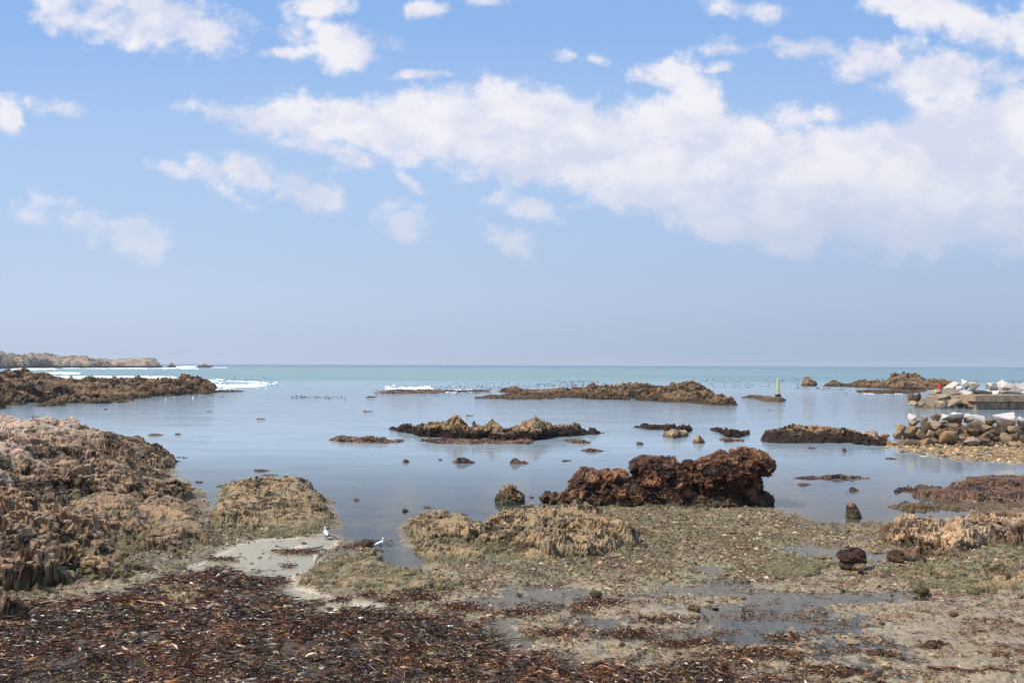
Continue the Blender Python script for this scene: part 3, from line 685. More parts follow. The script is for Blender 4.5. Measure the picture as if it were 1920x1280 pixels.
ridge('rock_outcrop', [(1420, 826, 822, 3), (1440, 830, 806, 6), (1465, 831, 800, 8), (1500, 831, 799, 8), (1560, 831, 801, 8), (1590, 832, 804, 8), (1620, 835, 812, 7), (1650, 836, 815, 6), (1672, 834, 820, 4)], M['island_rock'], 'long flat dark and tan island joined to the near breakwater stones', rough=0.34, size=0.9, seed=40, res=1.2)
ridge('boulder', [(1592, 822, 818, 2), (1606, 824, 810, 3), (1640, 825, 806, 3), (1650, 823, 812, 2)], M['lit_rock'], 'broad pale boulder with a dark shoulder at the end of the long flat island', rough=0.12, size=0.8, seed=41, res=1.1, cat='boulder')
ridge('rock_outcrop', [(1474, 897, 896, .8), (1510, 899, 892, 1.3), (1560, 900, 892, 1.4), (1580, 900, 890, 1.4), (1610, 899, 893, 1.2), (1642, 898, 896, .8)], M['weed_rock'], 'long thin line of dark weed in the water right of the big red rock', rough=0.2, size=0.6, seed=42, res=1.2)
isl = [  # px0, px1, foot, top, label
    (1490, 1526, 910, 904, 'small flat dark rock just below the long thin weedy line'),
    (1588, 1616, 920, 913, 'small reddish flat rock below the right end of the long thin weedy line'),
    (844, 895, 869, 854, 'rounded dark weedy rock in open water below the middle island'),
    (950, 994, 870, 858, 'dark weedy rock with a pale knob on top, below the middle island'),
    (1082, 1157, 848, 840, 'thin dark strip of rock above the left end of the big red rock'),
    (1048, 1075, 865, 861, 'thin dark sliver of rock above the left shoulder of the big red rock'),
    (752, 771, 867, 860, 'small dark rock left of the rounded weedy rock'),
    (819, 833, 863, 859, 'tiny dark rock between two larger ones in open water'),
    (1190, 1211, 834, 826, 'small orange tan stone in open water above the big red rock'),
    (270, 318, 817, 811, 'flat brown rock in the lagoon beyond the left outcrop'),
    (324, 342, 815, 811, 'little brown rock right beside the flat one beyond the left outcrop'),
    (472, 508, 884, 877, 'dark oval weedy rock above the low tan outcrop'),
    (482, 528, 892, 888, 'thin dark streak of rock just above the low tan outcrop'),
    (364, 384, 905, 900, 'dark rock in the water off the left outcrop'),
    (55, 76, 782, 779, 'dark little rock beyond the pinkish top of the left outcrop'),
    (192, 206, 768, 765, 'small dark rock close off the long left reef'),
    (230, 264, 752, 749, 'flat dark rock off the tip of the left reef'),
    (384, 402, 772, 769, 'flat brown rock in the far left part of the lagoon'),
    (478, 502, 786, 783, 'thin brown rock in open water left of the middle island'),
    (676, 702, 772, 769, 'thin brown rock in open water above the middle island'),
    (681, 711, 745, 742, 'flat brown rock near the breaking wave'),
    (870, 890, 780, 777, 'tiny brown rock straight above the middle island'),
    (1435, 1448, 769, 767, 'tiny rock in open water near the green marker post'),
    (1508, 1538, 842, 838, 'flat dark rock in front of the long flat island'),
    (1576, 1590, 847, 838, 'little orange stone in the water in front of the long flat island'),
    (1652, 1690, 861, 856, 'broken dark weed line left of the stones under the breakwater'),
    (660, 678, 938, 932, 'dark oval stone in the inlet above the gulls'),
    (756, 764, 943, 936, 'upright dark stone in the water of the inlet'),
    (750, 772, 959, 952, 'brown stone at the mouth of the inlet by the central outcrop'),
    (790, 812, 952, 948, 'flat tan stone in the water above the central outcrop'),
    (990, 1005, 933, 929, 'small stone right beside the lone boulder'),
    (860, 882, 966, 960, 'pinkish stone in the water at the top edge of the central outcrop'),
]
for k, (a, b, pf, pt, lb) in enumerate(isl):
    w = (b - a) * dist_at(a, pf) / F
    mt = M['lit_rock'] if any(q in lb for q in ('tan', 'orange', 'pinkish')) else M['weed_rock']
    ridge('small_rock', [(a, pf - 1, pf - 2, w * .4), (a * .7 + b * .3, pf, pt, w * .6), ((a + b) / 2, pf, pt + 0.6, w * .6), (b, pf - 1, pf - 2, w * .4)], mt, lb, cat='rock', group=ISL, rough=0.22 * min(w, 1.2) * .4, size=0.3 * max(w, .6), seed=50 + k, res=0.9, sink=0.8)

# far reefs
ridge('rock_reef', [(-260, 780, 712, 120), (-80, 776, 706, 130), (0, 765, 702, 150), (30, 762, 701, 150), (70, 760, 705, 150), (150, 757, 710, 120), (183, 755, 706, 115), (215, 753, 710, 100), (240, 752, 711, 100), (290, 744, 711, 100), (340, 741, 709, 90), (380, 740, 709, 80), (420, 737, 717, 45)],
      M['reef_rock'], 'long low brown reef reaching in from the left, beyond the lagoon', cat='reef', rough=1.1, size=3.6, seed=90, big=.8, res=1.1, front=0.7, power=0.75, sink=0.8, rag=.5)
ridge('rock_reef', [(340, 739, 736, 8), (380, 737, 732, 12), (420, 736, 731, 12), (462, 734, 731, 8)], M['reef_rock'], 'flat dark tip of the left reef with foam on both sides', cat='reef', rough=0.3, size=2.5, seed=91, res=1.1, sink=0.5)
ridge('rock_reef', [(872, 748, 744, 10), (930, 749, 739, 18), (975, 750, 735, 26), (1040, 748, 729, 34), (1100, 748, 726, 40), (1150, 749, 722, 45), (1190, 751, 716, 50), (1220, 752, 719, 50), (1260, 754, 721, 48), (1310, 757, 723, 46), (1345, 762, 730, 36), (1380, 762, 742, 18), (1396, 757, 749, 8)],
      M['reef_rock'], 'broad brown reef in mid distance behind the middle island', cat='reef', rough=0.75, size=2.2, seed=92, big=.6, res=1.1, front=0.75, power=1.0, sink=0.6, rag=.8)
ridge('rock_reef', [(930, 736, 731, 14), (965, 737, 725, 20), (1000, 736, 730, 16), (1040, 735, 728, 14), (1075, 733, 729, 10)], M['reef_rock'], 'narrow brown reef in the kelp behind the broad one', cat='reef', rough=0.4, size=2.2, seed=93, res=1.1, sink=0.5)
ridge('rock_reef', [(705, 738, 734, 10), (745, 738, 730, 14), (800, 737, 731, 14), (850, 736, 731, 14), (925, 734, 730, 10)], M['weed_rock'], 'dark awash reef where the wave is breaking', cat='reef', rough=0.3, size=2.2, seed=94, res=1.1, sink=0.5)
ridge('rock_reef', [(1386, 746, 744, 5), (1410, 747, 741, 8), (1435, 752, 742, 10), (1460, 754, 744, 10), (1476, 752, 748, 5)], M['reef_rock'], 'small flat reef carrying the green marker post', cat='reef', rough=0.25, size=1.8, seed=95, res=1.0, sink=0.5)
ridge('rock_reef', [(1501, 723, 720, 12), (1509, 724, 706, 14), (1517, 724, 704, 14), (1524, 724, 711, 14), (1534, 723, 718, 12)], M['reef_rock'], 'stubby pinnacle of rock standing alone right of the green post', cat='reef', rough=0.6, size=2.5, seed=96, res=0.9, front=0.7, power=0.5, sink=0.6)
ridge('rock_reef', [(1536, 725, 722, 25), (1560, 725, 715, 30), (1590, 726, 717, 30), (1612, 727, 711, 35), (1640, 728, 711, 38), (1660, 729, 714, 40), (1675, 730, 704, 42), (1690, 731, 702, 44), (1715, 731, 703, 44), (1730, 731, 710, 42), (1770, 731, 712, 40), (1800, 731, 716, 30)],
      M['reef_rock'], 'dark ragged reef behind the red topped breakwater at far right', cat='reef', rough=1.0, size=2.6, seed=97, big=.5, res=1.0, front=0.7, power=0.9, sink=0.6)
ridge('rock_reef', [(1600, 735, 731, 12), (1640, 738, 730, 16), (1690, 738, 731, 16), (1740, 735, 731, 14)], M['reef_rock'], 'low brown shelf in front of the dark ragged reef', cat='reef', rough=0.25, size=2.2, seed=98, res=1.0, sink=0.5)
ridge('headland', [(-260, 694, 650, 150), (-150, 693, 655, 150), (0, 692, 663, 150), (25, 691, 664, 150), (40, 691, 668, 150), (62, 690, 664, 150), (80, 690, 663, 150), (105, 690, 665, 150), (125, 690, 667, 150), (150, 690, 668, 150), (160, 690, 665, 150), (168, 690, 670, 140), (190, 690, 671, 130), (212, 690, 674, 120), (232, 690, 671, 120), (260, 690, 672, 120), (285, 690, 671, 110), (300, 690, 673, 100), (307, 690, 677, 70), (311, 690, 686, 50)],
      M['head_rock'], rough=5.0, size=22.0, seed=101, res=1.0, front=0.6, power=0.5, kind='structure', cat=None, sink=4, rag=0)
ridge('sea_stack', [(311, 689, 687, 15), (321, 689, 678, 22), (325, 689, 682, 22), (334, 689, 687, 12)], M['head_rock'], 'little pointed sea stack off the end of the headland', cat='rock', rough=1.6, size=9.0, seed=102, res=.8, sink=3)
ridge('sea_stack', [(365, 689, 688, 15), (374, 689, 684, 20), (384, 689, 682, 22), (394, 689, 685, 20), (404, 689, 688, 12)], M['head_rock'], 'low flat islet in the sea right of the pointed stack', cat='rock', rough=1.3, size=9.0, seed=103, res=.8, sink=3)


# ------------------------------------------------------------------ free standing rocks with overhangs
def voxel_rock(name, blobs, d_ref, voxel, amp, size, mat, seed, squash=0.0, **tags):
    """blobs: (px, py, half width px, half height px, half depth m, shift m) set at distance d_ref"""
    bm = bmesh.new()
    for px, py, rx, rz, ry, dy in blobs:
        d = d_ref + dy; du, dv = unroll(px, py)
        Mx = Matrix.Translation((du * d / F, d, CAM_H - dv * d / F)) @ Matrix.Diagonal((rx * d / F, ry, rz * d / F, 1))
        bmesh.ops.create_icosphere(bm, subdivisions=3, radius=1, matrix=Mx)
    me = bpy.data.meshes.new('tmp'); bm.to_mesh(me); bm.free()
    o = bpy.data.objects.new('tmp', me); COL.objects.link(o)
    md = o.modifiers.new('r', 'REMESH'); md.mode = 'VOXEL'; md.voxel_size = voxel
    sm = o.modifiers.new('s', 'SMOOTH'); sm.factor = 0.5; sm.iterations = 6
    dg = bpy.context.evaluated_depsgraph_get(); ev = o.evaluated_get(dg); m2 = ev.to_mesh()
    n = len(m2.vertices); V = np.empty(n * 3); m2.vertices.foreach_get('co', V); V = V.reshape(-1, 3)
    N = np.empty(n * 3); m2.vertices.foreach_get('normal', N); N = N.reshape(-1, 3)
    Q = np.array([tuple(p.vertices) if len(p.vertices) == 4 else tuple(p.vertices) + (p.vertices[-1],) for p in m2.polygons if len(p.vertices) >= 3])
    ev.to_mesh_clear(); bpy.data.objects.remove(o); bpy.data.meshes.remove(me)
    x, y, z = V.T
    wx = x + .2 * size * vnoise(x / size * 2, y / size * 2, z / size * 2, seed); wz = z + .2 * size * vnoise(x / size * 2 + 5, y / size * 2, z / size * 2, seed + 1)
    tint = 0; disp = amp * 0.9 * fbm(x / size, y / size, z / size, 3, seed + 2)
    for k, a, t_ in ((1, 1, 1.2), (0.4, .55, 1.5), (0.17, .3, 1.6)):
        v, r = facet3(wx / (size * k), y / (size * k), wz / (size * k * .8), seed + int(100 * k), t_)
        disp = disp + amp * a * v; tint = tint + (r - .5) * a
    V = V + N * disp[:, None]
    V[:, 2] = np.maximum(V[:, 2], -0.4)
    return add(name, V, Q, mat, attrs={'tint': np.clip(.5 + .5 * tint, 0, 1)}, **tags)


voxel_rock('boulder', [(1038, 932, 24, 11, .5, 0), (1075, 938, 36, 15, .8, 0), (1103, 908, 36, 29, .9, .1), (1108, 935, 60, 26, 1.1, 0), (1140, 905, 50, 24, 1.0, .1), (1165, 925, 75, 32, 1.2, 0), (1205, 875, 27, 17, .8, .1), (1240, 873, 34, 16, .9, .1), (1235, 900, 52, 34, 1.2, .1), (1230, 930, 70, 24, 1.2, .1),
                       (1293, 900, 26, 30, .7, .2), (1292, 872, 16, 8, .5, .1), (1335, 892, 44, 34, 1.2, .1), (1365, 876, 48, 28, 1.3, .1), (1402, 866, 38, 24, 1.2, .1), (1425, 872, 21, 19, .9, 0), (1392, 905, 36, 42, .9, .3), (1352, 925, 40, 24, .8, .3), (1330, 940, 70, 13, 1.2, 0), (1412, 938, 38, 18, .9, .2), (1250, 945, 90, 8, 1.5, -.2)],
           32.2, 0.032, 0.085, 0.5, M['red_rock'], 201, label='big dark red rock with an undercut right end, standing at the lagoon edge', cat='boulder')
voxel_rock('boulder', [(955, 935, 27, 16, .5, 0), (953, 925, 17, 15, .4, 0), (965, 932, 18, 12, .4, 0)], 32.3, 0.03, 0.05, 0.3, M['turf_rock'], 202, label='lone tan boulder in the water left of the big dark red rock', cat='boulder')
voxel_rock('boulder', [(1592, 1042, 24, 10, .32, 0), (1606, 1038, 17, 11, .26, 0), (1610, 1050, 13, 14, .28, 0), (1594, 1058, 20, 12, .3, 0), (1602, 1062, 18, 12, .3, 0)], 21.7, 0.02, 0.022, 0.22, M['red_rock'], 203, label='dark purplish boulder in the pool at right with an orange stone at its foot', cat='boulder')
voxel_rock('boulder', [(1613, 1063, 13, 6, .16, 0)], 21.15, 0.02, 0.015, 0.15, M['lit_rock'], 204, label='orange brown stone leaning at the foot of the dark purplish boulder', cat='stone')
voxel_rock('boulder', [(1688, 1046, 26, 11, .35, 0), (1712, 1048, 24, 9, .3, 0), (1680, 1036, 14, 8, .25, 0)], 22.4, 0.022, 0.026, 0.35, M['red_rock'], 205, label='low dark red rock at the edge of the brown pool at right', cat='boulder')
voxel_rock('boulder', [(1599, 958, 12, 10, .28, 0), (1597, 951, 10, 8, .2, 0), (1600, 966, 15, 9, .3, 0)], 29.4, 0.022, 0.014, 0.3, M['red_rock'], 206, label='upright rusty red boulder on the lagoon edge right of the big rock', cat='boulder')
voxel_rock('boulder', [(685, 1018, 16, 8, .25, 0), (675, 1020, 12, 6, .2, 0)], 24.3, 0.02, 0.02, 0.2, M['red_rock'], 207, label='brown boulder between the two gulls', cat='boulder')
voxel_rock('boulder', [(1301, 1140, 11, 6, .12, 0)], 17.9, 0.015, 0.015, 0.12, M['weed_rock'], 208, label='dark block of stone on the wet flat, lower middle right', cat='stone')
voxel_rock('boulder', [(1117, 1113, 13, 6, .14, 0)], 19.1, 0.015, 0.012, 0.12, M['red_rock'], 209, label='flat reddish stone sitting in a puddle below the central outcrop', cat='stone')
voxel_rock('boulder', [(1787, 1150, 9, 6, .1, 0)], 17.5, 0.015, 0.006, 0.12, M['lit_rock'], 210, label='round pinkish stone on the wet sand at lower right', cat='stone')
voxel_rock('boulder', [(1870, 1060, 10, 7, .15, 0)], 21.7, 0.015, 0.012, 0.12, M['lit_rock'], 211, label='orange pink stone on the turf at the right edge', cat='stone')
voxel_rock('boulder', [(1728, 1106, 14, 7, .15, 0)], 19.3, 0.015, 0.012, 0.12, M['red_rock'], 212, label='purple brown stone on the brown flat at right', cat='stone')


# ------------------------------------------------------------------ breakwaters
def stone_mat(name, c, c2, white_z=None, amt=1.0):
    m, t, b = principled(name); g = t.node('ShaderNodeNewGeometry'); p = g.outputs['Position']; z = t.xyz(p)[2]
    oi = t.node('ShaderNodeObjectInfo').outputs['Random']
    n1 = t.noise(p, 2.5, 5, 0.6); n2 = t.noise(p, 12, 5, 0.65)
    k = t.math('ADD', t.math('MULTIPLY', n1, 0.6), t.math('MULTIPLY', oi, 0.45))
    col = t.mix(t.ramp(k, 0.25, 0.75), c, c2)
    col = t.mix(t.math('MULTIPLY', t.ramp(n2, 0.5, 0.7), 0.5), col, tuple(v * .42 for v in c))
    if white_z is not None:
        f = t.math('ADD', z, t.math('MULTIPLY', t.math('SUBTRACT', n1, 0.5), 1.2))
        f = t.math('ADD', f, t.math('MULTIPLY', t.math('SUBTRACT', oi, 0.5), 0.3))
        col = t.mix(t.math('MULTIPLY', t.ramp(f, white_z - 0.15, white_z + 0.15), amt), col, (0.64, 0.57, 0.51))  # blends to near white above a set height
    t.l.new(col, b.inputs['Base Color']); b.inputs['Roughness'].default_value = 0.85; b.inputs['Specular IOR Level'].default_value = 0.3
    bump(t, b, n2, 0.5, 0.06); return m


SM = {'t': stone_mat('tan_stone', (0.18, 0.12, 0.062), (0.33, 0.23, 0.13), 1.75, .8), 'b': stone_mat('brown_stone', (0.085, 0.05, 0.027), (0.19, 0.12, 0.068)),
      'g': stone_mat('grey_stone', (0.17, 0.115, 0.062), (0.30, 0.215, 0.125), 1.9, .5), 'o': stone_mat('ochre_stone', (0.24, 0.135, 0.058), (0.38, 0.235, 0.115)),
      'w': stone_mat('pale_topped_stone', (0.33, 0.25, 0.18), (0.45, 0.36, 0.29), 1.4, .92)}
SM2 = dict(SM); SM2['w'] = stone_mat('bleached_stone', (0.38, 0.30, 0.23), (0.66, 0.58, 0.51)); SM2['t'] = stone_mat('tan_sea_stone', (0.25, 0.18, 0.11), (0.42, 0.31, 0.2)); SM2['g'] = stone_mat('grey_sea_stone', (0.16, 0.115, 0.07), (0.31, 0.235, 0.16))
NEAR_TOP = stone_mat('white_topped_stone', (0.24, 0.17, 0.11), (0.36, 0.27, 0.185), 1.72, .9)


def hull_mesh(name, seed, mat, flat=1.0, n=13, sub=2, rough=0.05):
    r = random.Random(seed); bm = bmesh.new()
    for i in range(n - (2 if sub == 2 else 0)):
        th = r.random() * 2 * math.pi; ph = math.acos(r.uniform(-1, 1)); q = r.uniform(0.82, 1.1)
        v = Vector((math.sin(ph) * math.cos(th), math.sin(ph) * math.sin(th), math.cos(ph)))
        m = max(abs(v.x), abs(v.y), abs(v.z)); v = v * q / (m ** 0.72)
        bm.verts.new(v * 0.82)
    res = bmesh.ops.convex_hull(bm, input=bm.verts)
    bmesh.ops.delete(bm, geom=[g for g in res['geom_interior'] if isinstance(g, bmesh.types.BMVert)], context='VERTS')
    bmesh.ops.bevel(bm, geom=list(bm.edges), offset=0.035, segments=1, affect='EDGES', clamp_overlap=True)
    bmesh.ops.triangulate(bm, faces=bm.faces)
    if sub: bmesh.ops.subdivide_edges(bm, edges=bm.edges, cuts=sub, use_grid_fill=True)
    bmesh.ops.triangulate(bm, faces=bm.faces)
    P = np.array([v.co for v in bm.verts]); ax = max(1e-6, np.abs(P).max())
    d = rough * fbm(P[:, 0] * 2.2 + seed, P[:, 1] * 2.2, P[:, 2] * 2.2, 4, seed)
    for v, k in zip(bm.verts, d):
        v.co *= 1 + k * 1.6; v.co.z *= flat
    me = bpy.data.meshes.new(name); bm.to_mesh(me); bm.free(); me.materials.append(mat)
    return me


ORD = ['first', 'second', 'third', 'fourth', 'fifth', 'sixth', 'seventh', 'eighth', 'ninth', 'tenth', 'eleventh', 'twelfth', 'thirteenth', 'fourteenth', 'fifteenth', 'sixteenth', 'seventeenth']
CN = {'t': 'tan', 'b': 'dark brown', 'g': 'grey brown', 'o': 'ochre', 'w': 'whitish'}


def boulders(rows, d_of_row, cxy, mats, grp, where, seed0, top_mat=None, deep=0.9):
    for ri, (rname, lst) in enumerate(rows):
        lst = sorted(lst)
        for k, it in enumerate(lst):
            cx, cy, w, h, c = it[:5]
            px, py = 1640 + cx / 6.4, 690 + cy / 6.4
            d = d_of_row(cy); du, dv = unroll(px, py); s = d / F / 6.4
            sd = seed0 + ri * 40 + k
            mt = mats[c] if not (c == 'w' and top_mat) else top_mat
            o = bpy.data.objects.new('boulder', hull_mesh('boulder', sd, mt)); COL.objects.link(o)
            o.location = (du * d / F, d, CAM_H - dv * d / F)
            o.scale = (w * s / 2 * 1.36, max(w, h) * s / 2 * deep * 1.3, h * s / 2 * (1.5 if ri == 0 else 1.36))
            rr = random.Random(sd * 3)
            o.rotation_euler = (rr.uniform(-.2, .2), math.radians(it[5]) if len(it) > 5 else rr.uniform(-.15, .15), rr.uniform(-.5, .5))
            size = 'large' if w * h > 26000 else ('small' if w * h < 9000 else 'mid-sized')
            tag(o, it[6] if len(it) > 6 else '%s %s boulder, %s from the left, %s %s' % (size, CN[c], ORD[k], rname.replace(' of the', ''), where), 'boulder', grp)


near_rows = [
    ('top row of the', [(455, 610, 130, 100, 'w', 25), (603, 615, 100, 60, 'w'), (722, 612, 110, 120, 'b', 20), (838, 600, 80, 90, 'w'), (968, 615, 200, 150, 'w', 15), (1128, 620, 110, 130, 'w'), (1215, 635, 190, 150, 'w', -10), (1372, 650, 140, 90, 'b'),
                        (1570, 655, 310, 230, 'w', -25, 'biggest white topped boulder, high on the near breakwater at the right'), (1770, 645, 130, 110, 'w'), (1960, 640, 230, 150, 'w'), (2200, 650, 240, 160, 'w')]),
    ('upper middle row of the', [(465, 670, 140, 80, 'g', -30), (420, 735, 210, 120, 't', -28), (300, 730, 110, 130, 't'), (600, 705, 130, 130, 'g'), (700, 695, 130, 140, 'g', 12), (810, 665, 120, 90, 't'), (925, 700, 210, 75, 'g', 5), (945, 745, 110, 90, 'b'), (1110, 690, 100, 60, 'g'), (1125, 762, 200, 110, 't', -6),
                                 (1255, 730, 130, 110, 'b'), (1345, 715, 110, 80, 'g'), (1430, 750, 130, 150, 'b'), (1710, 745, 180, 130, 't'), (1900, 760, 190, 150, 'g'), (2120, 760, 220, 150, 't')]),
    ('lower middle row of the', [(270, 790, 110, 90, 't'), (560, 785, 130, 130, 't'), (650, 785, 130, 90, 'g'), (800, 765, 170, 90, 't', -28), (900, 842, 270, 175, 'o', 0, 'big pyramid shaped ochre boulder at the front of the near breakwater'), (1320, 815, 220, 90, 't', 8), (1555, 850, 160, 150, 'g'), (1670, 820, 110, 110, 'g'), (1780, 850, 120, 120, 'b'), (1950, 870, 190, 130, 't'), (1440, 850, 110, 70, 'b')]),
    ('bottom row of the', [(440, 880, 190, 60, 't'), (585, 880, 120, 70, 'o'), (725, 878, 90, 80, 'g'), (1050, 850, 120, 70, 'g'), (1150, 870, 180, 90, 'w'), (1310, 865, 170, 60, 'b'), (1655, 915, 120, 80, 't'), (1750, 930, 100, 60, 't'), (1860, 940, 120, 60, 'g')]),
]
boulders(near_rows, lambda cy: 55.0 + (880 - cy) / 270 * 3.2, None, SM, 'boulders of the near breakwater', 'near breakwater', 1000, NEAR_TOP)
far_rows = [
    ('topmost row of the', [(1060, 195, 120, 90, 'w', 30), (1200, 220, 190, 90, 'w'), (1400, 230, 130, 90, 'w'), (1512, 190, 90, 90, 'w'), (1605, 208, 170, 90, 'w'), (1745, 250, 150, 120, 'w'), (1900, 230, 160, 110, 'w'), (2060, 240, 180, 110, 'w')]),
    ('upper row of the', [(925, 215, 180, 90, 'w', -18), (1020, 250, 90, 70, 'w'), (1330, 292, 150, 60, 'w'), (1445, 298, 110, 55, 'w'), (1555, 255, 120, 55, 'b'), (1630, 302, 270, 55, 'w'), (1790, 310, 120, 50, 'w'), (1940, 305, 200, 60, 'w'), (760, 280, 100, 55, 't')]),
    ('middle row of the', [(910, 300, 210, 110, 'g'), (1080, 305, 140, 90, 'w'), (1205, 292, 130, 80, 'g'), (720, 320, 110, 60, 't'), (810, 350, 150, 70, 't'), (1000, 362, 150, 80, 'g'), (1130, 365, 120, 80, 'g')]),
    ('lowest row of the', [(435, 375, 110, 150, 'b'), (515, 365, 120, 140, 'b'), (450, 425, 120, 60, 'g'), (540, 428, 100, 80, 't'), (665, 400, 190, 140, 't'), (795, 430, 140, 90, 't'), (935, 425, 160, 100, 't'), (1080, 425, 160, 90, 'o'), (1170, 455, 110, 70, 'g'), (1240, 450, 90, 60, 'o')]),
]
boulders(far_rows, lambda cy: 103.5 + (460 - cy) / 260 * 7.0, None, SM2, 'boulders of the far breakwater', 'far breakwater', 2000, SM2['w'])

# rubble cores that carry the boulders
def core(name, pts, mat, lab, seed, rough, size):
    return ridge(name, pts, mat, lab, cat='rubble', rough=rough, size=size, seed=seed, res=1.4, front=0.8, power=0.6, sink=.4)


core('rubble_mound', [(1683, 834, 815, 4), (1700, 834, 801, 5), (1740, 834, 797, 5.5), (1800, 834, 797, 5.5), (1870, 834, 797, 5.5), (1930, 834, 797, 5.5), (2050, 834, 797, 5.5), (2100, 834, 815, 4)], SM['b'], 'heap of smaller stones inside the near breakwater, coloured dark as shade in the gaps', 71, .14, .6)  # dark brown core colour paints the shade between the boulders
core('rubble_mound', [(1705, 764, 752, 6), (1740, 764, 744, 8), (1770, 764, 735, 9), (1830, 764, 732, 9), (1850, 759, 732, 9), (1950, 759, 732, 9), (2100, 759, 732, 9)], SM2['g'], 'heap of smaller stones inside the far breakwater', 72, .4, 1.0)

# stones at the foot of the near breakwater
sg = 'stones scattered below the near breakwater'
protos = [hull_mesh('stone', 3000 + i, (SM['o'], SM['t'], SM['t'], SM['g'])[i % 4], flat=0.6, sub=0) for i in range(14)]
APR = [(1655, 838), (1690, 832), (1720, 828), (1930, 828), (1990, 850), (1990, 872), (1850, 866), (1790, 860), (1730, 852), (1690, 845)]
cnt = 0
while cnt < 230:
    px, py = random.uniform(1655, 1990), random.uniform(828, 872)
    if poly_sd(APR, np.array([uv_of(px, py)[0]]), np.array([uv_of(px, py)[1]]))[0] < -2 + 6 * (random.random() - .5): continue
    x, d = at(px, py); s = random.choice((.12, .14, .17, .2, .26, .34))
    o = bpy.data.objects.new('stone', protos[cnt % 14]); COL.objects.link(o)
    o.location = (x, d, 0.05 * s + 0.12 * sstep(845, 832, py)); o.scale = (s * random.uniform(.9, 1.4), s, s * random.uniform(.7, 1.1)); o.rotation_euler = (random.uniform(-.3, .3), random.uniform(-.3, .3), random.uniform(0, 6))
    tag(o, 'one of the loose tan and ochre stones strewn at the foot of the near breakwater', 'stone', sg); cnt += 1
for px, py, s, lb in [(1648, 833, .5, 'orange tan block in the water at the very end of the breakwater stones'), (1668, 834, .38, 'flat orange stone right of the orange tan block'), (1690, 848, .2, 'lone reddish stone left of the reflection of the breakwater'), (1660, 822, .4, 'pale stone between the long flat island and the breakwater'), (1684, 822, .42, 'tan stone where the near breakwater begins')]:
    x, d = at(px, py); o = bpy.data.objects.new('stone', hull_mesh('stone', 3100 + px, SM['o'], sub=1)); COL.objects.link(o)
    o.location = (x, d, s * .35); o.scale = (s, s, s * .75); tag(o, lb, 'stone')


# ------------------------------------------------------------------ concrete quay on the far breakwater
def box_verts(x0, x1, y0, y1, z0, z1):
    return [(x0, y0, z0), (x1, y0, z0), (x1, y1, z0), (x0, y1, z0), (x0, y0, z1), (x1, y0, z1), (x1, y1, z1), (x0, y1, z1)]
BOXF = [(0, 3, 2, 1), (4, 5, 6, 7), (0, 1, 5, 4), (1, 2, 6, 5), (2, 3, 7, 6), (3, 0, 4, 7)]


def concrete(name, c1, c2, streak=False):
    m, t, b = principled(name); p = t.pos()
    n = t.noise(p, 1.5, 6, .6); col = t.mix(t.ramp(n, .35, .65), c1, c2)
    if streak:
        s = t.noise(t.scaled(p, (2.2, 1, .25)), 1.3, 4, .6); col = t.mix(t.math('MULTIPLY', t.ramp(s, .5, .62), .75), col, (0.07, 0.055, 0.04))
    t.l.new(col, b.inputs['Base Color']); b.inputs['Roughness'].default_value = .9; bump(t, b, n, .5, .1); return m


qd = 102.5
xq = lambda cx: unroll(1640 + cx / 6.4, 760)[0] * qd / F
zq = lambda cy: z_at(1850, 690 + cy / 6.4, qd)
quay = bpy.data.objects.new('concrete_quay', None); COL.objects.link(quay); quay.location = (xq(1500), qd, 0)
tag(quay, 'low concrete quay with an overhanging slab set against the far breakwater', 'quay')
def slab_part(name, x0, x1, y0, y1, z0, z1, mat):
    bm = bmesh.new(); vs = [bm.verts.new(v) for v in box_verts(x0, x1, y0, y1, z0, z1)]
    for f in BOXF: bm.faces.new([vs[i] for i in f])
    bmesh.ops.bevel(bm, geom=list(bm.edges), offset=.04, segments=2, affect='EDGES')
    bmesh.ops.subdivide_edges(bm, edges=[e for e in bm.edges if e.calc_length() > 1.5], cuts=24)
    for v in bm.verts:
        k = vnoise(np.array([v.co.x * 1.3]), np.array([v.co.z * 2.0]), seed=5)[0] * .04; v.co.z += k; v.co.y += k
    bm.transform(Matrix.Translation(-quay.location)); me = bpy.data.meshes.new(name); bm.to_mesh(me); bm.free(); me.materials.append(mat)
    o = bpy.data.objects.new(name, me); COL.objects.link(o); o.parent = quay; return o
slab_part('slab', xq(1180), xq(2500), qd - .5, qd + 3, zq(398), zq(325), concrete('quay_concrete', (0.26, 0.175, 0.10), (0.37, 0.265, 0.165)))
slab_part('quay_wall', xq(1215), xq(2480), qd - .1, qd + 2.8, -1, zq(398) - .003, concrete('stained_quay_wall', (0.17, 0.12, 0.07), (0.28, 0.205, 0.13), True))


# ------------------------------------------------------------------ marker posts
def lathe(profile, cx, cy, seg=20):
    V = []; q = []
    for z, r in profile:
        for k in range(seg): V.append((cx + r * math.cos(2 * math.pi * k / seg), cy + r * math.sin(2 * math.pi * k / seg), z))
    for i in range(len(profile) - 1):
        for k in range(seg): q.append((i * seg + k, i * seg + (k + 1) % seg, (i + 1) * seg + (k + 1) % seg, (i + 1) * seg + k))
    return V, q


def paint(name, c, c2):
    m, t, b = principled(name); n = t.noise(t.pos(), 4, 5, .6)
    t.l.new(t.mix(t.ramp(n, .4, .7), c, c2), b.inputs['Base Color']); b.inputs['Roughness'].default_value = .6; return m


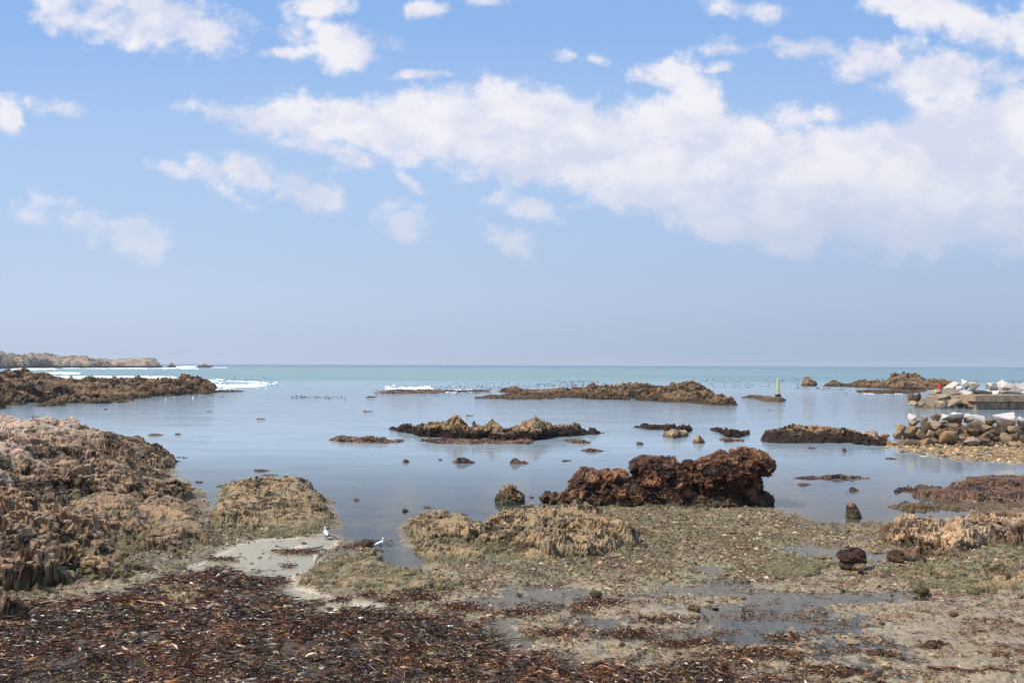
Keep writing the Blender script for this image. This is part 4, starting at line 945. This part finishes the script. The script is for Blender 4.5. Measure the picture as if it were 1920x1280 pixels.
x, d = at(1459, 751); d += 1
x = unroll(1459, 740)[0] * d / F
g = bpy.data.objects.new('marker_post', None); COL.objects.link(g); g.location = (x, d, 0); tag(g, 'yellow green marker post standing on the small flat reef', 'post')
zt, zb = z_at(1459, 710.5, d), z_at(1459, 739, d); r = 2.6 * d / F
V, q = lathe([(zb - .1, r), (zt - .05, r), (zt - .03, r * .93), (zt, r * .6), (zt + .005, .001)], x, d)
add('pole', V, q, paint('green_paint', (0.58, 0.60, 0.17), (0.50, 0.50, 0.22)), parent=g, smooth=False)
V, q = lathe([(-.6, r * 2.4), (zb * .5, r * 2.2), (zb, r * 2.0), (zb + .03, r * 1.6), (zb + .04, .01)], x, d)
add('pole_base', V, q, M['weed_rock'], parent=g, attrs={'tint': np.full(len(V), .3)})
d = 108.5; x = unroll(1762.5, 722)[0] * d / F
g = bpy.data.objects.new('marker_post', None); COL.objects.link(g); zb, zt = z_at(1762, 732, d), z_at(1762, 716.5, d); g.location = (x, d, zb)
tag(g, 'short red marker post on the end of the far breakwater', 'post'); r = 3.1 * d / F
V, q = lathe([(zb, r), (zt - .05, r), (zt, r * .95), (zt + .005, .001)], x, d); add('pole', V, q, paint('red_paint', (0.60, 0.035, 0.03), (0.45, 0.05, 0.04)), parent=g)
V, q = lathe([(zt - .12, r * 1.06), (zt - .02, r * 1.06), (zt + .015, r * .9), (zt + .02, .001)], x, d); add('cap', V, q, SM2['b'], parent=g)


# ------------------------------------------------------------------ gulls
def loft(rings, seg=14):
    """rings: (centre xyz, half width, half height, pitch)"""
    V = []; q = []
    for (cx, cy, cz), w, h, pt in rings:
        for k in range(seg):
            a = 2 * math.pi * k / seg; u, v = math.cos(a) * w, math.sin(a) * h
            V.append((cx - v * math.sin(pt), cy + u, cz + v * math.cos(pt)))
    for i in range(len(rings) - 1):
        for k in range(seg): q.append((i * seg + k, i * seg + (k + 1) % seg, (i + 1) * seg + (k + 1) % seg, (i + 1) * seg + k))
    n = len(rings)
    for i, s in ((0, 1), (n - 1, -1)):
        c = len(V); V.append(rings[i][0])
        for k in range(seg):
            a, b = i * seg + k, i * seg + (k + 1) % seg
            q.append((c, b, a, a) if s > 0 else (c, a, b, b))
    return V, q


def fill_mesh(name, V, q, mat, parent, smooth=True):
    me = bpy.data.meshes.new(name); me.from_pydata(V, [], [tuple(dict.fromkeys(f)) for f in q]); me.materials.append(mat)
    for p in me.polygons: p.use_smooth = smooth
    o = bpy.data.objects.new(name, me); COL.objects.link(o); o.parent = parent; return o


white = paint('white_feathers', (0.82, 0.82, 0.82), (0.74, 0.74, 0.76)); grey = paint('grey_feathers', (0.36, 0.38, 0.42), (0.42, 0.44, 0.47))
redm = paint('gull_red', (0.18, 0.03, 0.03), (0.22, 0.05, 0.04)); blackm = paint('black_feathers', (0.02, 0.02, 0.02), (0.04, 0.04, 0.04))


def gull(loc, rz, label, scale=1.0, look=0.0):
    g = bpy.data.objects.new('gull', None); COL.objects.link(g); g.location = loc; g.rotation_euler.z = rz; g.scale = (scale,) * 3
    tag(g, label, 'gull')
    # x = forward; a standing gull 0.36 m tall
    cl, sl_ = math.cos(look), math.sin(look)
    V, q = loft([((-.22, 0, .135), .012, .006, 0), ((-.18, 0, .14), .03, .012, 0), ((-.12, 0, .155), .042, .032, .1), ((-.05, 0, .175), .062, .055, .25), ((.02, 0, .195), .068, .065, .4),
                 ((.07, 0, .225), .055, .055, .8), ((.095, 0, .262), .034, .036, 1.2), ((.10, 0, .292), .027, .028, 1.4), ((.102, 0, .318), .032, .034, 1.4), ((.104, 0, .342), .033, .036, 1.4), ((.102, 0, .362), .02, .022, 1.4), ((.10, 0, .37), .006, .006, 1.4)])
    fill_mesh('body', V, q, white, g)
    for s in (1, -1):
        V, q = loft([((.06, s * .056, .215), .008, .02, 0), ((.03, s * .068, .205), .014, .045, 0), ((-.04, s * .066, .185), .014, .048, 0), ((-.11, s * .048, .165), .011, .034, 0), ((-.18, s * .03, .152), .008, .018, 0), ((-.205, s * .02, .148), .004, .008, 0)])
        w = fill_mesh('wing', V, q, grey, g)
        V, q = loft([((-.17, s * .032, .157), .009, .018, 0), ((-.22, s * .018, .148), .006, .010, 0), ((-.265, s * .008, .142), .002, .004, 0)])
        o = fill_mesh('wing_tip', V, q, blackm, w)
        V, q = lathe([(-.01, .0045), (.05, .0045), (.075, .006), (.14, .009)], .01, s * .028, 8)
        l = fill_mesh('leg', V, q, redm, g)
        fill_mesh('foot', [(.0, s * .028 - .006, .004), (.055, s * .028 - .026, .002), (.066, s * .028, .004), (.055, s * .028 + .026, .002), (.0, s * .028 + .006, .004), (.01, s * .028, .012)], [(0, 1, 2, 5), (5, 2, 3, 4), (0, 5, 4)], redm, l, False)
        V, q = loft([((.124, s * .0285, .345), .003, .004, 0), ((.128, s * .029, .345), .0045, .0055, 0), ((.132, s * .0275, .345), .003, .004, 0)], 8)
        fill_mesh('eye', V, q, blackm, g)
    V, q = loft([((.128, 0, .338), .009, .011, 0), ((.15, 0, .336), .006, .008, 0), ((.17, 0, .332), .003, .004, 0), ((.174, 0, .329), .001, .001, 0)], 8)
    fill_mesh('beak', V, q, redm, g)
    return g


x, d = at(611, 1010); gull((x, d, max(0.0, float(ground_z(x, d)[0]))), R(115), 'white gull facing away, standing on the wet sand left of the brown boulder', 1.0)
x, d = at(712, 1028, 0.05); gull((x, d, max(0.02, float(ground_z(x, d)[0])) - .01), R(18), 'white gull in profile facing right, at the edge of the inlet', 1.0)

# ------------------------------------------------------------------ scattered cover: weed, shell and pebble bits
def ribbons(P, head, L, Wd, colr, curl, lift, segs=3, roll=None):
    """many curved weed blades in one mesh"""
    n = len(P); k = segs + 1; V = np.zeros((n, k, 2, 3)); a = head.copy(); c = P.copy()
    roll = rng.uniform(-1.1, 1.1, n) if roll is None else roll
    for i in range(k):
        wv = Wd * (0.55 + .45 * math.sin(math.pi * min(1, (i + .3) / segs))) * (0.3 if i == segs else 1)
        rr = roll + 0.5 * i * np.sign(roll)
        side = np.stack([-np.sin(a) * np.cos(rr), np.cos(a) * np.cos(rr), np.sin(rr)], 1) * (wv / 2)[:, None]
        V[:, i, 0] = c - side; V[:, i, 1] = c + side
        c = c + np.stack([np.cos(a), np.sin(a), lift * math.cos(i * 1.25)], 1) * (L / segs)[:, None]; a = a + curl
    idx = np.arange(n * k * 2).reshape(n, k, 2)
    q = np.stack([idx[:, :-1, 0], idx[:, :-1, 1], idx[:, 1:, 1], idx[:, 1:, 0]], -1).reshape(-1, 4)
    return V.reshape(-1, 3), q, np.repeat(colr, k * 2, 0)


def pick(pal, n):
    c = np.array([p[:3] for p in pal]); w = np.array([p[3] for p in pal], float); i = rng.choice(len(pal), n, p=w / w.sum())
    return c[i] * rng.uniform(.65, 1.35, (n, 1))


def region(n, d0, d1, ua=-260, ub=2180):
    d = np.sqrt(rng.uniform(d0 * d0, d1 * d1, n)); u = rng.uniform(ua, ub, n)
    return (u - U0) * d / F, d


OCTA = np.array([(1, 0, 0), (-1, 0, 0), (0, 1, 0), (0, -1, 0), (0, 0, 1), (0, 0, -1)], float)
OCTF = np.array([(0, 2, 4), (2, 1, 4), (1, 3, 4), (3, 0, 4), (2, 0, 5), (1, 2, 5), (3, 1, 5), (0, 3, 5)])


def pebbles(P, size, flat, colr):
    n = len(P); V = OCTA[None] * rng.uniform(.55, 1.2, (n, 6, 1)) + rng.uniform(-.25, .25, (n, 6, 3))
    a = rng.uniform(0, 6.28, n); c, s = np.cos(a), np.sin(a)
    st = rng.uniform(.7, 1.5, n)
    x = V[..., 0] * st[:, None]; y = V[..., 1]
    V = np.stack([x * c[:, None] - y * s[:, None], x * s[:, None] + y * c[:, None], V[..., 2] * flat[:, None]], -1) * size[:, None, None] + P[:, None]
    q = (OCTF[None] + 6 * np.arange(n)[:, None, None]).reshape(-1, 3)
    return V.reshape(-1, 3), q, np.repeat(colr, 6, 0)


frond = col_mat('wet_seaweed', 0.33, 0.55); dry = col_mat('shell_and_pebble', 0.7, 0.3)
PAL_W = [(.06, .026, .014, 4), (.15, .062, .027, 4), (.25, .11, .035, 3), (.03, .018, .014, 4), (.36, .15, .05, 1.0), (.15, .07, .06, 1.6), (.36, .24, .14, 1.8), (.52, .38, .25, 1.0), (.11, .09, .03, 1.2)]
PAL_S = [(.42, .29, .165, 3), (.28, .18, .10, 3), (.14, .085, .045, 3), (.58, .45, .30, 1.0), (.20, .17, .08, 3), (.10, .055, .035, 2), (.32, .17, .11, 1)]
PAL_T = [(.20, .15, .075, 4), (.30, .235, .135, 3), (.11, .08, .04, 3), (.15, .155, .05, 1.6), (.42, .33, .22, 1.2), (.10, .04, .025, 1.2)]

# the thick bank of cast-up weed
x, y = region(300000, 13.0, 23.5, -260, 1900)
z, A = ground(x, y)
cl = fbm(x * 1.7, y * 2.6, oct=3, seed=77)
keep = rng.random(len(x)) < np.clip(A['wrack'] * (0.82 + 1.6 * cl), 0, 1)
x, y, z, cl = x[keep], y[keep], z[keep], cl[keep]; n = len(x)
bigb = rng.random(n) < .12; L_ = np.where(bigb, rng.uniform(.12, .36, n), rng.gamma(2.0, .03, n) + .02); W_ = np.where(bigb, rng.uniform(.02, .05, n), rng.uniform(.006, .024, n)); hu = np.clip(2 * fbm(x * 1.1, y * 1.6, oct=3, seed=89), -1, 1)
h = np.clip(0.02 + 0.22 * (cl + .25), 0.0, .22) * rng.uniform(0, 1, n) ** .7
P = np.stack([x, y, np.maximum(z, -.01) + h], 1)
V, q, c = ribbons(P, rng.normal(0.1, 0.9, n) + np.pi * rng.integers(0, 2, n), L_, W_, pick(PAL_W, n) * (.85 + .8 * np.clip(.5 + fbm(x * 2.3, y * 3.2, oct=3, seed=88), 0, 1))[:, None] * np.stack([1 + .22 * hu, np.ones(n) * 1.05, 1.1 - .15 * hu], 1), rng.uniform(-.7, .7, n), rng.uniform(-.2, .5, n))
m2 = rng.random(n) < .10; n2_ = int(m2.sum())
Vs, qs, cs = ribbons(P[m2] + np.array((0, 0, .02)), rng.normal(0.0, .6, n2_), rng.uniform(.25, .8, n2_), rng.uniform(.006, .016, n2_), pick(PAL_W, n2_) * .8, rng.normal(0, .45, n2_), rng.uniform(-.05, .15, n2_), segs=7, roll=rng.uniform(-.4, .4, n2_))
q = np.concatenate([q, qs + len(V)]); V = np.concatenate([V, Vs]); c = np.concatenate([c, cs])
add('seaweed_bank', V, q, frond, attrs={'col': c}, label='thick brown and reddish seaweed washed up along the bottom left', cat='seaweed', kind='stuff')

# thinner weed clumps over the flats at right
x, y = region(330000, 13.0, 26.0, 500, 2180)
z, A = ground(x, y)
cl = fbm(x * 1.1, y * 2.4, oct=4, seed=78); cl2 = fbm(x * 4.5, y * 7, oct=2, seed=79)
m_ = sstep(.08, .40, cl + .6 * cl2) * sstep(26, 16, y) * (1 - A['wrack']) * (1 - .9 * A['sand']) * sstep(0, 20, A['sd'])
keep = rng.random(len(x)) < m_ * .42
x, y, z = x[keep], y[keep], z[keep]; n = len(x)
P = np.stack([x, y, np.maximum(z, 0) + rng.uniform(0, .045, n)], 1)
V, q, c = ribbons(P, rng.normal(0.0, 1.0, n) + np.pi * rng.integers(0, 2, n), rng.gamma(3.0, .022, n) + .02, rng.uniform(.006, .02, n), pick(PAL_W, n), rng.uniform(-.8, .8, n), rng.uniform(-.2, .7, n))
add('seaweed_scraps', V, q, frond, attrs={'col': c}, label='thin scraps of dark weed scattered over the wet flat', cat='seaweed', kind='stuff')

# clumps of weed caught on the pale channel and along its banks
CL = [(560, 1036, 46, 5, 500), (410, 1098, 30, 6, 300), (480, 1092, 60, 7, 1200), (385, 1080, 26, 5, 250), (595, 1132, 14, 4, 120), (690, 1120, 24, 4, 160), (640, 1128, 18, 4, 140), (705, 1018, 26, 3, 100), (540, 1062, 12, 3, 80), (790, 1122, 40, 6, 400), (860, 1140, 46, 6, 500), (980, 1150, 60, 5, 400),
      (1120, 1140, 50, 6, 400), (430, 1050, 22, 4, 120), (400, 1050, 16, 3, 80), (660, 1030, 20, 3, 90), (740, 1128, 30, 4, 200), (1290, 1215, 70, 8, 700), (1420, 1235, 90, 9, 900), (1180, 1190, 60, 6, 400), (1040, 1190, 50, 7, 500), (1330, 1255, 80, 8, 900), (1560, 1262, 70, 8, 600), (1660, 1232, 30, 4, 200), (1750, 1215, 24, 4, 200), (1250, 1165, 60, 6, 300), (1480, 1195, 40, 5, 200), (1880, 1242, 14, 4, 80), (270, 1040, 20, 3, 60)]
XX, YY = [], []
for cx, cy, rx, ry, m in CL:
    for _ in range(int(m * 1.3)):
        X_, D_ = at(cx + random.gauss(0, .5) * rx, cy + random.gauss(0, .5) * ry); XX.append(X_); YY.append(D_)
XX, YY = np.array(XX), np.array(YY); n = len(XX); zz = ground_z(XX, YY)
V, q, c = ribbons(np.stack([XX, YY, np.maximum(zz, 0) + rng.uniform(0, .07, n)], 1), rng.normal(0.0, 1.0, n) + np.pi * rng.integers(0, 2, n), rng.gamma(2.0, .035, n) + .03, rng.uniform(.008, .03, n), pick(PAL_W, n), rng.uniform(-.8, .8, n), rng.uniform(-.2, .8, n))
add('seaweed_clumps', V, q, frond, attrs={'col': c}, label='separate dark red and brown weed clumps lying on pale sand and wet flats', cat='seaweed', kind='stuff')
# loose stones, big enough to count
pr = [hull_mesh('loose_stone', 3300 + i, (M['red_rock'], SM['o'], SM['t'], SM['b'])[i % 4], flat=0.7, sub=1) for i in range(12)]
cnt = 0
for _ in range(4000):
    X_, D_ = region(1, 15, 34, 250, 2000); X_, D_ = float(X_[0]), float(D_[0]); zg, Ag = ground(np.array([X_]), np.array([D_]))
    if Ag['sd'][0] < 4 or Ag['wrack'][0] > .4 or random.random() > .08 + .3 * Ag['gravel'][0] + .25 * Ag['flats'][0] * (D_ > 17): continue
    r_ = random.choice((.05, .06, .07, .09, .12)) * (D_ / 22)
    o = bpy.data.objects.new('loose_stone', pr[cnt % 12]); COL.objects.link(o); o.location = (X_, D_, float(zg[0]) + r_ * .25)
    o.scale = (r_ * random.uniform(1, 1.6), r_, r_ * random.uniform(.6, 1)); o.rotation_euler = (random.uniform(-.3, .3), random.uniform(-.3, .3), random.uniform(0, 6))
    tag(o, 'one of the fist sized brown and tan stones lying loose on the wet shore', 'stone', 'loose stones on the wet shore'); cnt += 1
    if cnt >= 170: break

# pebbles, shells and turf tufts over the shore
x, y = region(420000, 13.0, 37.0)
z, A = ground(x, y)
cl = fbm(x * 1.3, y * 1.9, oct=4, seed=80)
m_ = sstep(-6, 14, A['sd']) * (1 - .96 * A['sand']) * (1 - .6 * A['wrack']) * np.clip(.30 + 2.2 * cl + .4 * A['gravel'] + .4 * A['turf'], .03, 1) * sstep(-.05, .01, z)
keep = rng.random(len(x)) < m_
x, y, z = x[keep], y[keep], z[keep]; n = len(x)
sz = np.clip(rng.gamma(2.0, .010, n), .008, .085); sz = np.where(rng.random(n) < .022, rng.uniform(.04, .12, n), sz)
V, q, c = pebbles(np.stack([x, y, z + sz * .1], 1), sz, rng.uniform(.35, .8, n), pick(PAL_S, n) * .85)
add('shingle', V, q, dry, attrs={'col': c}, label='small pebbles and broken shell strewn over the shore', cat='pebbles', kind='stuff')
x, y = region(420000, 16.0, 36.0)
z, A = ground(x, y)
cl = fbm(x * 1.0 + 7, y * 1.4, oct=4, seed=81)
m_ = sstep(0, 20, A['sd']) * (1 - A['sand']) * (1 - A['wrack']) * np.clip(1.3 * cl + .1 + .45 * A['gravel'] + .6 * A['turf'] - .4 * A['flats'], .02, 1) * sstep(-.01, .02, z)
keep = rng.random(len(x)) < m_
x, y, z = x[keep], y[keep], z[keep]; n = len(x)
V, q, c = ribbons(np.stack([x, y, z], 1), rng.uniform(0, 6.28, n), rng.uniform(.02, .07, n), rng.uniform(.012, .03, n), pick(PAL_T, n), rng.uniform(-.5, .5, n), rng.uniform(.6, 1.6, n), roll=rng.uniform(-.4, .4, n))
add('algae_turf', V, q, dry, attrs={'col': c}, label='short olive and tan algae tufts growing over the flat rock', cat='algae', kind='stuff')

# rubble bits around the foot of the near breakwater
n = 5000; x, y = [], []
APRU = APR + []
u = rng.uniform(1640, 2000, n); v = rng.uniform(826, 876, n)
k = poly_sd(APR, u, v + 2)
keep = k > rng.uniform(-14, 6, n); u, v, k = u[keep], v[keep], k[keep]; n = len(u)
d = CAM_H * F / (v - V0); x = (u - U0) * d / F
sz = np.clip(rng.gamma(2.2, .045, n), .03, .22)
V, q, c = pebbles(np.stack([x, d, -.02 + .10 * sstep(0, 14, k) * rng.random(n)], 1), sz, rng.uniform(.4, .8, n), pick([(.38, .26, .125, 4), (.30, .195, .09, 3), (.20, .13, .065, 2), (.5, .37, .22, 1), (.34, .17, .08, 1)], n))
add('breakwater_gravel', V, q, dry, attrs={'col': c}, label='loose yellowish gravel in the shallows under the near breakwater', cat='gravel', kind='stuff')


# ------------------------------------------------------------------ kelp stalks lying on the shore, and a dark strip as a gull's shadow
def tube(pts, radii, seg=8):
    V = []; q = []; P = [Vector(p) for p in pts]
    for i, p in enumerate(P):
        t_ = (P[min(i + 1, len(P) - 1)] - P[max(i - 1, 0)]).normalized(); s = t_.cross(Vector((0, 0, 1))).normalized(); u_ = s.cross(t_)
        for k in range(seg):
            a = 2 * math.pi * k / seg; V.append(tuple(p + (s * math.cos(a) + u_ * math.sin(a)) * radii[i]))
    for i in range(len(P) - 1):
        for k in range(seg): q.append((i * seg + k, i * seg + (k + 1) % seg, (i + 1) * seg + (k + 1) % seg, (i + 1) * seg + k))
    for i in (0, len(P) - 1):
        c = len(V); V.append(tuple(P[i]))
        for k in range(seg): q.append((c, i * seg + k, i * seg + (k + 1) % seg, i * seg + (k + 1) % seg))
    return V, q


kelp_m = paint('kelp_stalk_skin', (0.16, 0.05, 0.028), (0.07, 0.028, 0.018)); kelp_m.node_tree.nodes['Principled BSDF'].inputs['Roughness'].default_value = .3
kelp_g = paint('grey_kelp_skin', (0.14, 0.12, 0.13), (0.10, 0.08, 0.09))
STK = [([(508, 1031), (545, 1032), (580, 1027), (607, 1022)], .022, kelp_m, 'straight dark kelp stalk lying across the sandy channel'),
       ([(604, 1040), (591, 1050), (590, 1062), (600, 1074)], .02, kelp_g, 'curved greyish kelp stalk hooked over the pale sand'),
       ([(232, 1107), (280, 1104), (320, 1100), (345, 1090)], .02, kelp_m, 'dark kelp stalk at the foot of the left outcrop'),
       ([(60, 1139), (120, 1142), (180, 1140), (200, 1128), (222, 1122)], .02, kelp_m, 'reddish kelp stalk bent upward near the left edge'),
       ([(255, 1142), (300, 1146), (330, 1152)], .02, kelp_m, 'short straight kelp stalk in the upper part of the seaweed bank'),
       ([(335, 1105), (370, 1092), (420, 1092)], .025, kelp_m, 'thick reddish kelp piece beside the small pool'),
       ([(1625, 1276), (1645, 1262), (1668, 1248)], .022, kelp_m, 'thick red kelp stalk pointing up to the right at the bottom edge'),
       ([(1545, 1272), (1553, 1262), (1563, 1256)], .018, kelp_m, 'short forked kelp stalk left of the thick red one'),
       ([(1738, 1252), (1790, 1260), (1850, 1268), (1905, 1272)], .022, kelp_m, 'long dark kelp stalk lying at the bottom right corner'),
       ([(1710, 1190), (1728, 1188), (1745, 1192), (1775, 1200)], .010, kelp_m, 'thin wavy weed strand on the wet sand at lower right'),
       ([(612, 1006), (620, 1004), (632, 1007), (636, 1010)], .025, kelp_m, 'short dark strip standing in for the cast shadow of the left gull'),  # dark tube laid as the left gull's cast shadow
       ([(470, 1172), (520, 1180), (590, 1176)], .016, kelp_m, 'slim orange brown stalk in the middle of the seaweed bank'),
       ([(800, 1255), (830, 1240), (870, 1236), (905, 1250)], .014, kelp_m, 'looped thin stalk at the bottom of the seaweed bank'),
       ([(1240, 1092), (1275, 1085), (1300, 1080)], .012, kelp_m, 'thin dark stalk on the gravel below the big red rock')]
for pts, r, mt, lb in STK:
    C = []
    for px, py in pts:
        X_, D_ = at(px, py, 0.04); C.append((X_, D_))
    C = np.array(C); tt = np.linspace(0, len(C) - 1, 14); xs = np.interp(tt, range(len(C)), C[:, 0]); ys = np.interp(tt, range(len(C)), C[:, 1])
    for _ in range(3): xs[1:-1] = (xs[:-2] + 2 * xs[1:-1] + xs[2:]) / 4; ys[1:-1] = (ys[:-2] + 2 * ys[1:-1] + ys[2:]) / 4
    zs = np.maximum(ground_z(xs, ys), 0) + r * 1.6 + .02 * np.sin(tt * 2.1) + (.08 if py > 1090 and px < 900 else 0)
    V, q = tube(list(zip(xs, ys, zs)), np.interp(tt, [0, len(C) - 1], [r * 1.15, r * .6]))
    o = fill_mesh('kelp_or_shadow_strip', [tuple(np.array(v) - np.array((xs[0], ys[0], 0))) for v in V], q, mt, None); o.location = (xs[0], ys[0], 0); tag(o, lb, 'kelp')

# ------------------------------------------------------------------ kelp heads floating off the reefs
areas = [(545, 650, 741, 746, 90), (700, 920, 729, 736, 300), (740, 1000, 722, 731, 260), (850, 1110, 716, 724, 200), (1040, 1130, 713, 716, 90), (1000, 1160, 717, 726, 160), (1290, 1500, 708, 716, 170), (1330, 1520, 716, 726, 130), (1530, 1700, 724, 731, 170), (1490, 1560, 722, 729, 60), (410, 520, 707, 713, 40), (480, 530, 718, 723, 16),
         (1800, 1920, 712, 717, 90), (230, 330, 697, 702, 26), (290, 420, 738, 745, 60), (780, 830, 733, 742, 40), (130, 400, 744, 756, 30), (700, 900, 733, 740, 120), (1560, 1740, 731, 738, 70)]
P = []
for a, b, c_, d_, n in areas:
    px = rng.uniform(a, b, n); py = rng.uniform(c_, d_, n)
    ln = np.round((py - c_) / 1.6) * 1.6 + c_ + rng.normal(0, .25, n)
    for i in range(n):
        X_, D_ = at(px[i], ln[i] + 1.2); P.append((X_, D_, 0.02))
P = np.array(P); n = len(P); s = P[:, 1] / F * rng.uniform(.7, 2.0, n)
V, q, c = pebbles(P, s, rng.uniform(.4, .8, n), pick([(.03, .02, .02, 3), (.06, .035, .025, 2)], n)); V[:, 2] = np.maximum(V[:, 2], -.2)
add('floating_kelp', V, q, frond, attrs={'col': c}, label='dark heads of kelp floating in bands off the reefs', cat='kelp', kind='stuff')


# ------------------------------------------------------------------ surf
foam_m, t_, b_ = principled('sea_foam'); fn = t_.noise(t_.pos(), 2.0, 5, .6); t_.l.new(t_.mix(t_.ramp(fn, .3, .6), (.74, .80, .82), (.88, .89, .9)), b_.inputs['Base Color']); b_.inputs['Roughness'].default_value = .7


def foam(pts, h, seed, thr=0.0, res=.9):
    """pts: (px, py centre, py half width)"""
    A = []
    for px, py, hw in pts:
        u, v = uv_of(px, py); A.append((u, CAM_H * F / (v + hw - V0), CAM_H * F / max(v - hw - V0, .8)))
    A = np.array(A); d0, d1 = A[:, 1].min(), A[:, 2].max()
    U, D, X, Y = polar_patch(A[0, 0], A[-1, 0], d0, d1, res, max(.0006, math.log(d1 / d0) / 70))
    a, b = np.interp(U, A[:, 0], A[:, 1]), np.interp(U, A[:, 0], A[:, 2]); T = (D - a) / (b - a)
    e = np.sin(np.pi * np.clip(T, 0, 1)) * sstep(0, 12, np.minimum(U - A[0, 0], A[-1, 0] - U) + 2)
    sc = d0 / 60
    n_ = fbm(X / (3 * sc), Y / (6 * sc), oct=5, seed=seed, gain=.62)
    n_ = n_ + .6 * fbm(X / (.8 * sc), Y / (1.6 * sc), oct=3, seed=seed + 7)
    n_ = n_ + .8 * vnoise(X / (.22 * sc), Y / (.6 * sc), seed=seed + 9) * (e < .9)
    v = e * 1.1 + 1.25 * n_ - .62 - thr
    Z = .015 + h * np.clip(v, 0, 1) ** .7 * (1 + .6 * fbm(X / sc, Y / sc, oct=3, seed=seed + 1)) - .03 * (v < .0)
    keep = v > .02
    if keep.sum() < 8: return None
    return compact(np.stack([X, Y, Z], -1).reshape(-1, 3), grid_faces(*X.shape, keep=keep), {})[:2]


FOAM = [([(-60, 692, 1.2), (0, 691.5, 1), (60, 691, .9), (110, 690.5, .7)], .9), ([(112, 690.6, .8), (180, 690.5, 1.1), (260, 690, 1.1), (330, 690.5, 1), (372, 691, .6)], .9), ([(320, 688.5, .9), (350, 687, 1.2), (375, 688, 1)], 1.2), ([(395, 689, .7), (425, 689, .5)], .6),
        ([(-60, 702, 2.4), (30, 701, 1.8), (75, 700.8, 1)], .5), ([(90, 700.5, 1.6), (115, 699.5, 2.4), (150, 700.5, 1)], .6), ([(60, 706, 2.4), (120, 708, 2.6), (190, 707.5, 3.2), (240, 708, 3), (300, 708.5, 2.8), (350, 710, 2.2)], .7), ([(350, 712, 1.4), (390, 714, 1.6), (420, 717, 1.2)], .4),
        ([(366, 722, 2.5), (400, 723.5, 6), (440, 725, 5), (478, 724, 2.2), (500, 722, .8)], .35), ([(312, 733.5, 1.4), (345, 733, 1.8), (380, 731, 2.2), (430, 731, 1.8)], .25), ([(425, 714, .8), (470, 716, 1), (520, 721, .6)], .2),
        ([(722, 728, 1.2), (750, 730, 2), (780, 729, 3.0), (806, 727, 4.2), (814, 728, 1)], .75), ([(790, 735, 1.4), (830, 733, 1.6), (885, 731, 1.6)], .3), ([(1615, 738, .8), (1650, 737.5, 1.2), (1700, 738, .6)], .1)]
VV, QQ, off = [], [], 0
for k, (pts, h) in enumerate(FOAM):
    r_ = foam([(a_, b_, c_ * .8) for a_, b_, c_ in pts], h * .5, 400 + k)
    if r_ is None: continue
    VV.append(r_[0]); QQ.append(r_[1] + off); off += len(r_[0])
add('foam', np.concatenate(VV), np.concatenate(QQ), foam_m, smooth=True, label='white surf breaking on the reefs and along the far headland', cat='foam', kind='stuff')

# ------------------------------------------------------------------ sea air
hm = bpy.data.materials.new('sea_air'); hm.use_nodes = True; t_ = NT(hm.node_tree); t_.n.clear()
ho = t_.node('ShaderNodeOutputMaterial'); hv = t_.node('ShaderNodeVolumePrincipled'); t_.l.new(hv.outputs[0], ho.inputs['Volume'])
hv.inputs['Color'].default_value = (0.93, 0.96, 1.0, 1); hv.inputs['Density'].default_value = 0.00014; hv.inputs['Anisotropy'].default_value = 0.2
hz = add('haze', box_verts(-8900, 8900, -40, 8900, -3.2, 34), BOXF, hm, origin=(0, 0, 0), kind='stuff')
